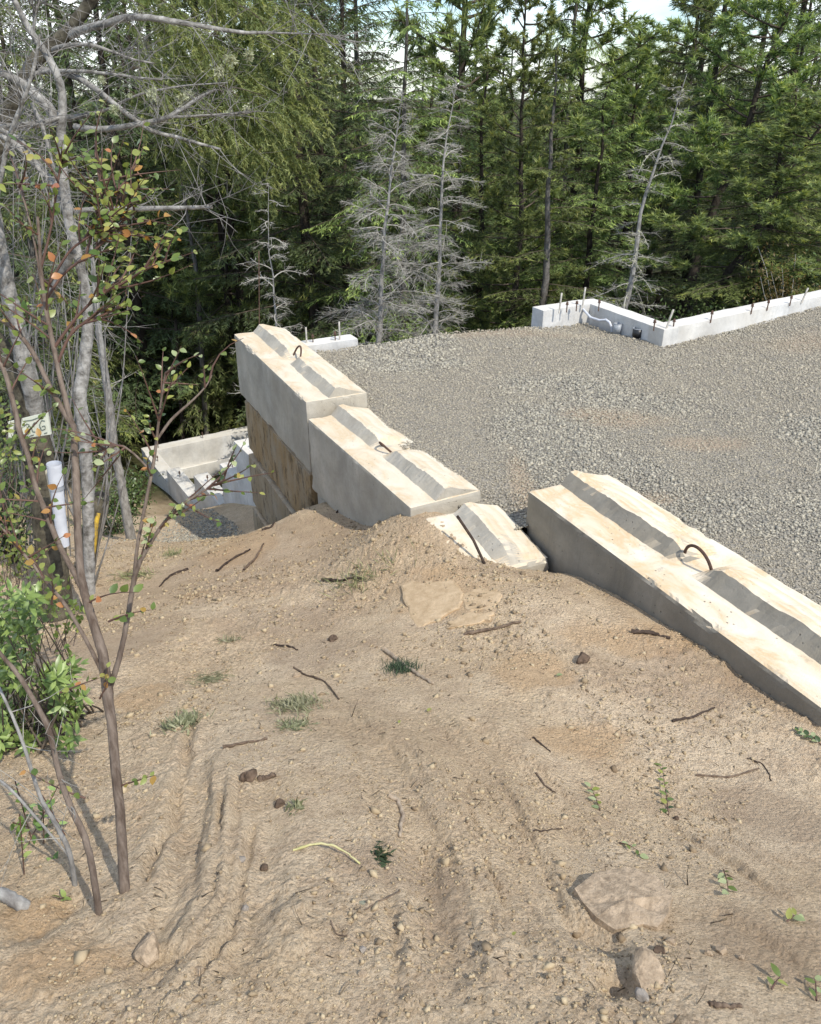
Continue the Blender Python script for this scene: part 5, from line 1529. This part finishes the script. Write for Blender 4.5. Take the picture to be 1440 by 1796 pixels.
stem_thing('bare_shrub', [(134, 1565, f2, 9), (122, 1490, f2, 9), (95, 1440, f2, 8), (70, 1400, f2 + .03, 7), (40, 1300, f2 + .05, 6), (15, 1240, f2 + .07, 5), (-5, 1200, f2 + .1, 5)], 'bark_dead', 'thin grey stem with fine twigs at the lower left', twig=8)
stem_thing('cut_branch', [(62, 1606, f3, 26), (40, 1588, f3, 24), (15, 1572, f3 + .01, 22), (-20, 1562, f3 + .02, 20)], 'bark_dead', 'thick grey cut branch poking in at the left edge')
stem_thing('bare_shrub', [(120, 1500, f2, 4), (60, 1430, f2, 5), (20, 1385, f2 + .02, 5), (-5, 1365, f2 + .05, 4)], 'bark_dead', 'pale twig crossing low over the dirt at the left edge', twig=4)
stem_thing('bare_shrub', [(4, 1130, 2.6, 7), (12, 1095, 2.6, 7), (20, 1062, 2.6, 6), (27, 1046, 2.6, 4)], 'bark_dead', 'short pale snapped stick in the green shrub', twig=0)
# lance-leaved green shrub
rp = hit(60, 1330)
rh = empty('green_shrub', rp, 0, 'bright green narrow leaved shrub at the left edge behind the stems', 'shrub')
rngR = np.random.default_rng(9)
tips = []
mb = MB()
for i in range(95):
    px = rngR.uniform(-60, 150); py = rngR.uniform(1020, 1340)
    if px > 75 and py < 1130: continue
    F = rp[1] + rngR.uniform(-.15, .55)
    tip = at(px, py, F)
    b = rp + np.array((rngR.uniform(-.25, .12), rngR.uniform(-.05, .4), 0)); b[2] = zground(np.array([b[0]]), np.array([b[1]]))[0]
    t = np.linspace(0, 1, 6); P = b + np.outer(t, tip - b) + np.outer(np.sin(t * 3.1) * .03, rngR.normal(size=3))
    mb.tube(P, .004 * (1.2 - t), 5, .5, 0, False); tips.append((tip, (P[-1] - P[-2])))
part('stems', mb, [M['twig']], rh, False)
cnt = 0; ex = []
for tip, d in tips:
    d = d / np.linalg.norm(d)
    for j in range(26):
        a = j * 2.4; h = (j % 13) * .011
        perp = np.cross(d, (math.cos(a), math.sin(a), .3)); perp /= np.linalg.norm(perp)
        dd = perp + d * .45 + rngR.normal(0, .2, 3)
        p = tip - d * h
        Ls = rngR.uniform(.028, .055)
        if cnt < 290 and j < 8:
            add_leaf(rh, p, dd, d + rngR.normal(0, .2, 3), Ls, 'l'); cnt += 1
        else: ex.append((p, dd, d, Ls))
mb = MB(); joined_leaves(mb, *[np.array([e_[k] for e_ in ex]) for k in range(3)], np.array([e_[3] for e_ in ex]), .30, rngR.random(len(ex)))
M['lance'] = m_leaf('lance_leaves', [(0, (.10, .16, .04)), (.5, (.19, .27, .07)), (1, (.32, .42, .14))], .35, .5, .3, 0)
o = part('small_leaves', mb, [M['lance']], rh, False); o['kind'] = 'stuff'
# leafy shoots along the left edge
for k, (px, py, F, lab) in enumerate(((20, 930, 3.2, 'yellow green leafy shoots left of the white tube'), (95, 1020, 3.0, 'leafy shoots at the foot of the bare tree trunk'), (15, 760, 3.4, 'leafy shoots at the left edge under the sign'), (40, 1120, 2.7, 'fresh leafy shoots above the bright green shrub'))):
    g = at(px, py + 130, F); e = empty('leafy_shoots', g, 0, lab, 'plant')
    mb = MB(); mb2 = MB(); PP, DD, UU, LL = [], [], [], []
    for i in range(16):
        a = at(px + rngR.normal(0, 30), py + rngR.uniform(-60, 60), F + rngR.normal(0, .12))
        b = g + np.array((rngR.normal(0, .05), rngR.normal(0, .05), 0))
        t = np.linspace(0, 1, 5); P = b + np.outer(t, a - b) + np.outer(np.sin(t * 3.1) * .03, rngR.normal(size=3)); mb2.tube(P, .0022 * (1.2 - t), 4, .5, 0, False)
        for j in range(9):
            PP.append(P[2] + (P[4] - P[2]) * j / 8 + rngR.normal(0, .008, 3)); DD.append(rngR.normal(0, .7, 3) + np.array((.1, -.1, .3))); UU.append(np.array((.2, -.5, .8)) + rngR.normal(0, .4, 3)); LL.append(rngR.uniform(.02, .038))
    part('stems', mb2, [M['stem_brown']], e, False)
    joined_leaves(mb, np.array(PP), np.array(DD), np.array(UU), np.array(LL), .55, rngR.random(len(PP)) * .8)
    o = part('leaves', mb, [M['huck']], e, False); o['kind'] = 'stuff'
# small leafy patches low on the left
for k, (px, py, n, lab) in enumerate(((55, 1480, 50, 'leafy huckleberry sprouts low at the left edge above the cut branch'), (30, 1020, 60, 'grassy green tuft beyond the bare tree at the left edge'), (95, 1560, 16, 'small green sprout hanging beside the thick cut branch'), (55, 660, 30, 'pale green leaf cluster on a stem beside the bare tree trunk'))):
    p = hit(px, py) if k != 3 else at(52, 560, 3.6)
    e = empty('leafy_sprout', p, 0, lab, 'plant')
    mb = MB(); mb2 = MB()
    PP, DD, UU, LL = [], [], [], []
    for i in range(max(3, n // 6)):
        d = rngR.normal(0, .45, 3) + np.array((0, -.1, 1)); d /= np.linalg.norm(d); L = rngR.uniform(.08, .24)
        q0 = p + np.array((rngR.normal(0, .07), rngR.normal(0, .05), -.01))
        mb2.tube([q0, q0 + d * L * .5, q0 + d * L], .0018, 4, .5, 0, False)
        for j in range(8):
            PP.append(q0 + d * L * (.25 + .75 * j / 8)); DD.append(rngR.normal(0, .7, 3) + d * .4); UU.append(np.array((0, 0, 1.)) + rngR.normal(0, .3, 3)); LL.append(rngR.uniform(.016, .032))
    part('stems', mb2, [M['stem_red']], e, False)
    joined_leaves(mb, np.array(PP), np.array(DD), np.array(UU), np.array(LL), .5, rngR.random(len(PP)))
    o = part('leaves', mb, [M['lance']], e, False); o['kind'] = 'stuff'
# ------------------------------------------------------------------ things lying on the dirt
def zhit(px, py): return hit(px, py, lambda x, y: zground(x, y))
rngD = np.random.default_rng(808)
M['stick'] = m_plain('weathered_stick', (0.07, 0.048, 0.035), (0.19, 0.14, 0.10), 40, 0.9, 0.15, 0.4, 90, (1, 1, 1))
M['stick_dark'] = m_plain('dark_stick', (0.03, 0.022, 0.018), (0.09, 0.065, 0.05), 40, 0.9, 0.15, 0.4, 90)
M['stick_pale'] = m_plain('pale_root', (0.24, 0.18, 0.125), (0.42, 0.34, 0.25), 40, 0.85, 0.2, 0.3, 90)
M['stick_green'] = m_plain('peeled_green_stem', (0.38, 0.36, 0.14), (0.55, 0.50, 0.27), 20, 0.6, 0.3, 0.1)
M['rock'] = m_plain('buff_rock', (0.24, 0.18, 0.12), (0.50, 0.385, 0.265), 40, 0.9, 0.2, 0.9, 70, (1, 1, 1), .01)
M['rock_dark'] = m_plain('dark_clod', (0.06, 0.042, 0.03), (0.19, 0.135, 0.095), 30, 0.95, 0.1, 0.8, 80, (1, 1, 1), .01)
M['rock_grey'] = m_plain('grey_pebble', (0.20, 0.175, 0.15), (0.36, 0.32, 0.27), 30, 0.85, 0.25, 0.3, 80)
M['rock_green'] = m_plain('greenish_pebble', (0.17, 0.18, 0.13), (0.28, 0.27, 0.20), 30, 0.8, 0.25, 0.3, 80)
def stick(name, pts, w_, mat, lab, lift=None, cat='stick', grp='sticks and roots lying on the dirt', taper=.6):
    P = np.array([zhit(*p) for p in pts]); s = np.arange(len(P)); s2 = np.linspace(0, len(P) - 1, 5 * len(P))
    Q = np.stack([np.interp(s2, s, P[:, k]) for k in range(3)], 1)
    for _ in range(2): Q[1:-1] = (Q[:-2] + 2 * Q[1:-1] + Q[2:]) / 4
    r = w_ * pxscale(pts[0][0], pts[0][1], float(P[:, 1].mean())) / 2
    Q[:, 2] = np.maximum(Q[:, 2], zground(Q[:, 0], Q[:, 1])) + r * .5
    if lift: Q[:, 2] += lift * np.sin(np.linspace(0, 1, len(Q)) * math.pi)
    Q += rngD.normal(0, r * .2, Q.shape)
    t = np.linspace(0, 1, len(Q))
    mb = MB(); mb.tube(Q, r * (1 - (1 - taper) * t) * (1 + .15 * rngD.normal(size=len(Q))), 6)
    c = Q[0].copy()
    me = mb.mesh(name, [M[mat]], True)
    o = link(name, me); me.transform(Matrix.Translation(-Vector(c))); o.location = c
    return tag(o, lab, cat, grp)
ST = [
 ('stick', [(392, 1315), (430, 1305), (470, 1297)], 6, 'stick', 'straight brown stick lying just above the dark root clod'),
 ('twig', [(480, 1133), (505, 1134), (522, 1141)], 4, 'stick_dark', 'short dark twig above the crooked root left of centre'),
 ('root', [(515, 1172), (535, 1185), (570, 1195), (595, 1228)], 4, 'stick', 'crooked thin root curling downhill beside a pale pebble'),
 ('stick', [(675, 1142), (700, 1163), (730, 1183), (760, 1202)], 8, 'stick_pale', 'grey spotted stick poking through a dark needle clump'),
 ('branch_piece', [(815, 1115), (860, 1107), (915, 1093)], 7, 'stick', 'long bare branch lying below the ochre sand patch'),
 ('bark_sliver', [(1108, 1110), (1140, 1112), (1172, 1122)], 9, 'stick_dark', 'dark bark sliver on the dirt beside the nearest block'),
 ('twig', [(1180, 1268), (1215, 1260), (1253, 1245)], 5, 'stick_dark', 'thin dark twig below the nearest block, right of centre'),
 ('twig', [(935, 1295), (950, 1308), (966, 1320)], 4, 'stick_dark', 'tiny dark twig pointing downhill in the middle of the slope'),
 ('twig', [(940, 1357), (955, 1378), (975, 1395)], 4, 'stick', 'thin straight twig left of the pale leaf sprig'),
 ('twig', [(935, 1462), (960, 1460), (985, 1455)], 3, 'stick_dark', 'hair thin level twig above the flat half buried rock'),
 ('stick', [(1243, 1767), (1270, 1770), (1300, 1768)], 11, 'stick', 'stubby brown stick at the bottom right'),
 ('root', [(682, 1397), (700, 1408), (707, 1435), (700, 1472)], 10, 'stick_pale', 'pale hooked root with a frayed end in the centre'),
 ('twig', [(380, 1003), (410, 980), (440, 965)], 5, 'stick_dark', 'dark stick on the bank left of the stack, lower of two'),
 ('twig', [(428, 1003), (450, 978), (462, 955)], 5, 'stick', 'bent brown twig on the bank in front of the stack'),
 ('twig', [(1220, 1362), (1280, 1365), (1330, 1350)], 4, 'stick', 'long thin root near the right edge below the nearest block'),
 ('twig', [(1310, 1330), (1340, 1345), (1352, 1372)], 3, 'stick_dark', 'fine curved rootlet at the right edge of the slope'),
 ('twig', [(580, 1620), (590, 1640), (610, 1648)], 3, 'stick', 'small curled rootlet at the bottom left of centre'),
 ('twig', [(565, 1018), (600, 1022), (640, 1015)], 6, 'stick_dark', 'dark stick half under the pale grass tuft'),
 ('twig', [(330, 1000), (300, 1010), (280, 1030)], 5, 'stick_dark', 'dark twig on the left bank beyond the shrub'),
 ('twig', [(700, 1565), (660, 1590), (640, 1600)], 3, 'stick', 'faint straw coloured twig beside the greenish pebble'),
 ('twig', [(460, 930), (480, 925), (500, 905)], 4, 'stick_dark', 'dark root sticking out of the dirt against the stack'),
]
for a in ST: stick(*a)
stick('twig', [(590, 900), (612, 893), (640, 890), (656, 888)], 4, 'stick_dark', 'arching dark twig standing off the mound at the middle block', lift=.09)
stick('peeled_stem', [(515, 1493), (560, 1490), (600, 1503), (632, 1520)], 5, 'stick_green', 'pale yellow peeled stem lying beside a green sprout', lift=.02)
# dark rod leaning across the half buried block
mb = MB(); a_ = at(802, 905, 4.28); b_ = zhit(853, 990); b_[2] -= .02
mb.tube([a_, (a_ + b_) / 2 + np.array((.01, 0, .01)), b_], .0085, 6)
tag(link('leaning_rod', mb.mesh('leaning_rod', [M['stick_dark']], True)), 'dark thin rod leaning across the half buried block', 'rod')

def rock(name, px, py, wpx, hpx, mat, lab, seed, flat=.7, sink=.4, grp='stones and clods on the dirt', rot=0.0, noise_=.25, cat='rock'):
    p = zhit(px, py); sc = pxscale(px, py, p[1])
    rng_ = np.random.default_rng(seed)
    bm = bmesh.new(); bmesh.ops.create_icosphere(bm, subdivisions=3, radius=1)
    co = np.array([v.co[:] for v in bm.verts])
    k = seed * 3.3
    nn = fbm(co[:, 0] * 1.6 + k, co[:, 1] * 1.6 + co[:, 2] * 1.3, 3) + .4 * fbm(co[:, 0] * 5 + k, co[:, 1] * 5 + co[:, 2] * 4, 2)
    co = co * (1 + noise_ * nn)[:, None]
    # a few flat facets
    for _ in range(12):
        d = rng_.normal(size=3); d /= np.linalg.norm(d); h = rng_.uniform(.58, .85)
        s = co @ d; co -= np.maximum(s - h, 0)[:, None] * d
    co += rng_.normal(0, .014, co.shape)
    a, b = wpx * sc / 2, hpx * sc / 2
    co *= np.array((a, max(a * .45, b * 1.1), a * flat))
    for v, q in zip(bm.verts, co): v.co = q
    me = bpy.data.meshes.new(name); bm.to_mesh(me); bm.free()
    me.materials.append(M[mat])
    o = link(name, me, None, (p[0], p[1], p[2] + a * flat * (1 - 2 * sink)))
    o.rotation_euler = (0, 0, rot)
    return tag(o, lab, cat, grp)
RK = [
 ('cobble', 260, 1682, 54, 60, 'rock', 'egg shaped buff stone in a hollow at the bottom left', .8, .35),
 ('rock', 1134, 1704, 112, 56, 'rock', 'rounded soil crusted rock at the bottom right above a dark hollow', .5, .6),
 ('pebble', 1124, 1754, 27, 24, 'rock_grey', 'small round pebble under the crusted rock', .9, .2),
 ('clod', 440, 1366, 38, 28, 'rock_dark', 'dark root clod with a brown stub left of centre', .7, .25),
 ('pebble', 425, 1513, 20, 14, 'rock_grey', 'flat dark pebble left of the peeled stem', .6, .3),
 ('pebble', 463, 1528, 17, 15, 'rock_dark', 'round dark pebble just left of the peeled stem', .8, .3),
 ('pebble', 432, 1597, 15, 14, 'rock_grey', 'pale pebble among the left rake marks', .8, .3),
 ('clod', 490, 1413, 22, 20, 'rock_dark', 'small dark clod below the root clod', .8, .3),
 ('clod', 1022, 1163, 34, 26, 'rock_dark', 'dark sided clod in the open dirt left of the nearest block', .8, .3),
 ('pebble', 1265, 1673, 24, 20, 'rock', 'buff pebble at the lower right, largest of three', .8, .3),
 ('pebble', 1241, 1676, 16, 14, 'rock', 'small buff pebble left of the largest of three', .8, .3),
 ('pebble', 1300, 1682, 13, 12, 'rock', 'tiny pebble right of the largest of three', .8, .3),
 ('clod', 1176, 1655, 24, 20, 'rock', 'crumbly clod between the flat rock and the three pebbles', .7, .3),
 ('pebble', 638, 1585, 13, 20, 'rock_green', 'long greenish pebble below the peeled stem', .6, .35),
 ('pebble', 637, 1672, 15, 12, 'rock_grey', 'upper of two pebbles near the bottom centre', .8, .3),
 ('pebble', 637, 1711, 17, 15, 'rock', 'lower of two pebbles near the bottom centre', .8, .3),
 ('clod', 583, 1124, 22, 18, 'rock_dark', 'dark clod on the upper slope left of the spotted stick', .7, .35),
 ('pebble', 521, 1187, 17, 11, 'rock', 'pale flat pebble beside the crooked root', .6, .3),
 ('clod', 1155, 1672, 26, 18, 'rock_dark', 'dark crumb heap against the flat rock', .6, .4),
 ('clod', 350, 1710, 26, 18, 'rock', 'low clod right of the egg shaped stone', .6, .4),
 ('clod', 1185, 1437, 14, 10, 'rock_dark', 'tiny dark clod below the upright leafy sprig', .7, .3),
]
for i, (nm, px, py, w_, h_, mt, lab, fl, sk) in enumerate(RK): rock(nm, px, py, w_, h_, mt, lab, 40 + i, fl, sk, rot=i * 1.3)
stick('root_stub', [(455, 1370), (470, 1368), (484, 1362)], 11, 'stick', 'brown root stub stuck to the dark clod', cat='root')
# flat half buried rock
p = zhit(1095, 1610)
OUT = [(1008, 1568), (1022, 1592), (1045, 1618), (1078, 1640), (1100, 1637), (1128, 1630), (1152, 1636), (1172, 1612), (1180, 1580), (1150, 1545), (1100, 1530), (1045, 1540)]
zt = p[2] + .016
top = np.array([onplane(a, b - 10, zt - .022 + .034 * (b - 1530) / 110) for a, b in OUT])
ctr = top.mean(0)
v = [tuple(q) for q in top]
mid = [tuple(ctr + (q - ctr) * np.array((1.03, 1.03, 1)) + np.array((0, 0, -.022))) for q in top]
bot = [tuple(ctr + (q - ctr) * np.array((.86, .9, 1)) + np.array((0, 0, -.12))) for q in top]
n = len(top)
inner = [tuple(ctr + (q - ctr) * .55 + np.array((0, 0, .008 + .006 * rngD.normal()))) for q in top]
v = v + mid + bot + inner + [tuple(ctr + np.array((0, 0, .012)))]
f = []
for i in range(n):
    j = (i + 1) % n
    f += [(i, n + i, n + j, j), (n + i, 2 * n + i, 2 * n + j, n + j), (3 * n + i, i, j, 3 * n + j), (4 * n, 3 * n + i, 3 * n + j)]
me = mesh_from('flat_rock', np.array(v) - ctr, f, [M['rock']])
o = link('flat_rock', me, None, ctr); tag(o, 'flat angular rock with an undercut front edge at the lower right', 'rock', 'stones and clods on the dirt')
bmx = bmesh.new(); bmx.from_mesh(me); bmesh.ops.recalc_face_normals(bmx, faces=bmx.faces); bmesh.ops.subdivide_edges(bmx, edges=bmx.edges, cuts=2, use_grid_fill=True, fractal=.12, along_normal=.2, seed=4); bmx.to_mesh(me); bmx.free()

# broken ochre sandstone at the head of the slope
M['sandstone'] = m_plain('ochre_sandstone', (0.40, 0.285, 0.165), (0.56, 0.42, 0.265), 18, 0.9, 0.15, 0.6, 60)
def slab(poly, lift, thick, lab):
    poly = [(a[0] + (b[0] - a[0]) * k + rngD.normal(0, 2.2), a[1] + (b[1] - a[1]) * k + rngD.normal(0, 1.6)) for a, b in zip(poly, poly[1:] + poly[:1]) for k in (0, .2, .4, .6, .8)]
    P = np.array([zhit(*c) for c in poly]); c = P.mean(0)
    # plane through the points, slightly proud of the dirt
    A = np.c_[P[:, :2] - c[:2], np.ones(len(P))]; co, *_ = np.linalg.lstsq(A, P[:, 2], rcond=None)
    P[:, 2] = A @ co + lift
    n = len(P); inn = c + (P - c) * .93; inn[:, 2] += .004
    bot = P - np.array((0, 0, thick))
    v = np.concatenate([inn, P, bot]) - c
    f = [tuple(range(n))] + [(i, n + i, n + (i + 1) % n, (i + 1) % n) for i in range(n)] + [(n + i, 2 * n + i, 2 * n + (i + 1) % n, n + (i + 1) % n) for i in range(n)]
    me = mesh_from('sandstone_slab', v, f, [M['sandstone']])
    bm = bmesh.new(); bm.from_mesh(me); bmesh.ops.recalc_face_normals(bm, faces=bm.faces); bm.to_mesh(me); bm.free()
    tag(link('sandstone_slab', me, None, c), lab, 'rock', 'stones and clods on the dirt')
slab([(704, 1030), (738, 1014), (790, 1012), (812, 1040), (806, 1070), (762, 1092), (728, 1108), (716, 1070)], .0015, .08, 'flat ochre sandstone slab set in the dirt below the half buried block')
slab([(800, 1046), (840, 1030), (882, 1044), (868, 1066), (824, 1074)], .0, .07, 'broken ochre sandstone piece right of the flat slab')
slab([(786, 1094), (820, 1076), (866, 1078), (858, 1092), (810, 1102), (788, 1106)], .008, .07, 'thin raised sandstone flake just above the long bare branch')
# fine litter: rootlets, bark crumbs, straw
n = 2600
ly = .8 + 5.8 * rngD.random(n) ** 1.3; lx = rngD.uniform(-.6, .6, n) * ly
k = (padmask(lx, ly) < -.1) & (rngD.random(n) < np.clip(.5 + 1.5 * fbm(lx * 1.6 + 20, ly * 1.6, 3), .1, 1)) & (((np.stack([lx, ly], 1) - B2N) @ V < -.05) | (ly < 4.2))
lx, ly = lx[k], ly[k]; n = len(lx)
a = rngD.uniform(0, 6.28, n)
mb = MB()
twigs(mb, np.stack([lx, ly, zground(lx, ly) + .003], 1), np.stack([np.cos(a), np.sin(a), rngD.normal(0, .12, n)], 1) / 1.01, rngD.lognormal(math.log(.022), .6, n), rngD.uniform(.0008, .0022, n), rngD, 3, .3, rngD.random(n), 0, 3)
M['litter'] = m_leaf('dry_litter', [(0, (.04, .028, .02)), (.6, (.12, .085, .06)), (1, (.34, .26, .17))], .9, .1, 0, 0)
tag(link('plant_litter', mb.mesh('plant_litter', [M['litter']])), 'fine dark rootlets and straw littered over the bare slope', 'litter', kind='stuff')
# grass tufts and sprigs
M['grass_pale'] = m_leaf('pale_grass', [(0, (.10, .12, .05)), (.5, (.22, .24, .11)), (1, (.38, .38, .20))], .6, .3, .3, 0)
M['grass_dark'] = m_leaf('dark_needles', [(0, (.015, .030, .014)), (1, (.06, .09, .04))], .6, .3, .2, 0)
M['weed'] = m_leaf('weed_leaves', [(0, (.10, .105, .05)), (.5, (.23, .235, .125)), (1, (.40, .39, .25))], .5, .4, .3, 0)
def tuft(name, px, py, wpx, hpx, n, mat, lab, cat='grass', ll=.07, lw=.004, flat=.4):
    p = zhit(px, py); sc = pxscale(px, py, p[1])
    mb = MB()
    B = np.stack([rngD.normal(0, wpx * sc * .3, n), rngD.normal(0, hpx * sc * .6, n), np.zeros(n)], 1)
    B[:, 2] = zground(B[:, 0] + p[0], B[:, 1] + p[1]) - p[2] + .002
    D = rngD.normal(0, 1, (n, 3)); D += rngD.normal(0, .8, (1, 3)); D[:, 2] = np.abs(D[:, 2]) * flat + .05
    leafquads(mb, B, D, np.array((0, 0, 1.)) + rngD.normal(0, .3, (n, 3)), ll * rngD.uniform(.4, 1.2, n), lw * rngD.uniform(.6, 1.4, n), rngD.random(n), 0, .4, .15)
    k = max(8, n // 8)
    twigs(mb, B[:k], D[:k] / np.linalg.norm(D[:k], axis=1)[:, None], np.full(k, ll * .9), .0012, rngD, 3, .3, .2, 0, 3)
    e = empty(name, p, 0, lab, cat, 'torn grass and weeds on the dirt')
    tag(link('blades', mb.mesh('blades', [M[mat]], False), e), kind='stuff')
    return e
tuft('grass_tuft', 640, 1014, 100, 30, 130, 'grass_pale', 'pale grass tuft at the head of the slope below the middle block', ll=.13, lw=.005)
tuft('needle_clump', 702, 1176, 48, 24, 260, 'grass_dark', 'dark needle clump over the spotted stick', 'plant', .05, .003, .5)
tuft('weed_clump', 522, 1238, 70, 40, 420, 'weed', 'largest grey green weed clump left of centre', 'plant', .045, .0045, .35)
tuft('weed_clump', 515, 1275, 50, 18, 150, 'weed', 'small weed remnant below the largest weed clump', 'plant', .04, .0045, .3)
tuft('grass_tuft', 362, 1190, 52, 24, 320, 'weed', 'grass clump on the left slope above the leafy weed', ll=.05, lw=.0035)
tuft('weed_clump', 322, 1270, 52, 34, 220, 'weed', 'leafy weed with trailing root at the top of the left rut', 'plant', .045, .006, .3)
tuft('weed_clump', 405, 1125, 28, 12, 40, 'weed', 'tiny pale weed high on the left slope', 'plant', .05, .006, .3)
tuft('weed_clump', 665, 1502, 22, 16, 60, 'grass_dark', 'small dark green sprout at the end of the peeled stem', 'plant', .03, .006, .7)
tuft('weed_clump', 520, 1420, 24, 14, 40, 'weed', 'tiny sprout right of the small dark clod', 'plant', .03, .007, .5)
tuft('weed_clump', 300, 975, 40, 10, 60, 'grass_pale', 'thin pale grass on the far left bank', 'grass', .09, .005, .8)
tuft('grass_tuft', 245, 1010, 60, 16, 120, 'grass_pale', 'straggly grass beyond the shrub on the left bank', ll=.10, lw=.005, flat=.8)
tuft('grass_tuft', 60, 1080, 120, 30, 300, 'weed', 'green grass patch at the left edge under the bare tree', ll=.14, lw=.007, flat=1.2)
def sprig(px0, py0, px1, py1, n, keys, ls, lab, lift=.012, name='leaf_sprig'):
    a, b = zhit(px0, py0), zhit(px1, py1)
    e = empty(name, a, 0, lab, 'sprig', 'leafy sprigs lying on the dirt')
    t = np.linspace(0, 1, 6); P = a + np.outer(t, b - a); P[:, 2] = zground(P[:, 0], P[:, 1]) + lift * np.sin(t * 2.6) + .004
    mb = MB(); mb.tube(P, .0018 * (1.3 - t), 5, .5, 0, False); part('stalk', mb, [M['stem_red']], e, False)
    d = (b - a) / np.linalg.norm(b - a); s_ = np.cross(d, (0, 0, 1.)); s_ /= np.linalg.norm(s_)
    for i in range(n):
        k = (i + .5) / n; q = np.array([np.interp(k, t, P[:, c]) for c in range(3)])
        add_leaf(e, q, d * .6 + s_ * (.8 if i % 2 else -.8) + np.array((0, 0, .25)) + rngD.normal(0, .2, 3), np.array((0, 0, 1.)) + rngD.normal(0, .25, 3), ls * rngD.uniform(.8, 1.2), keys[i % len(keys)])
    return e
sprig(1172, 1432, 1160, 1345, 13, 'gdyg', .026, 'dark green leafy sprig lying upright on the right of the slope')
sprig(1052, 1424, 1034, 1382, 7, 'py', .028, 'pale yellow green leaf sprig left of the dark sprig')
sprig(1268, 1530, 1276, 1575, 6, 'gp', .024, 'small grey green sprig near the lower right')
sprig(1440, 1310, 1395, 1285, 14, 'gdp', .026, 'leafy green shoot at the right edge below the nearest block')
sprig(1378, 1622, 1400, 1612, 4, 'yp', .026, 'few bright leaves near the bottom right edge')
sprig(1352, 1738, 1368, 1718, 3, 'gy', .026, 'two leaf cutting at the bottom right')
sprig(1430, 1760, 1425, 1720, 4, 'gp', .024, 'leaf cutting in the bottom right corner')
sprig(1085, 1480, 1120, 1500, 4, 'pg', .018, 'small leaf scrap beside a dark pebble right of centre')
def fallen(px, py, key, L, lab):
    p = zhit(px, py)
    e = empty('fallen_leaf', p, 0, lab, 'leaf', 'single leaves on the dirt')
    add_leaf(e, p + np.array((0, 0, .008)), rngD.normal(0, 1, 3) * np.array((1, 1, .15)), np.array((0, 0, 1.)) + rngD.normal(0, .2, 3), L, key)
fallen(750, 1252, 'y', .030, 'bright fallen leaf between the central ruts')
fallen(1121, 1506, 'p', .028, 'pale fallen leaf above the flat rock')
fallen(986, 1187, 'p', .030, 'pale leaf left of the dark sided clod')
fallen(700, 1272, 'y', .020, 'tiny yellow leaf left of the bright fallen leaf')
fallen(905, 1640, 'y', .016, 'speck of yellow leaf on the lower slope')

# look-alike trees: tell them apart by their order from the left
seen = {}
for o in COL.objects:
    if o.parent is None and o.get('group') == G_FAR: seen.setdefault(o['label'], []).append(o)
ORD = {2: ('left of two', 'right of two'), 3: ('left of three', 'middle of three', 'right of three'), 4: ('leftmost of four', 'second of four', 'third of four', 'rightmost of four')}
for lab, os_ in seen.items():
    if len(os_) in ORD:
        for o, w_ in zip(sorted(os_, key=lambda a: a.location.x / a.location.y), ORD[len(os_)]): o['label'] = lab + ', ' + w_
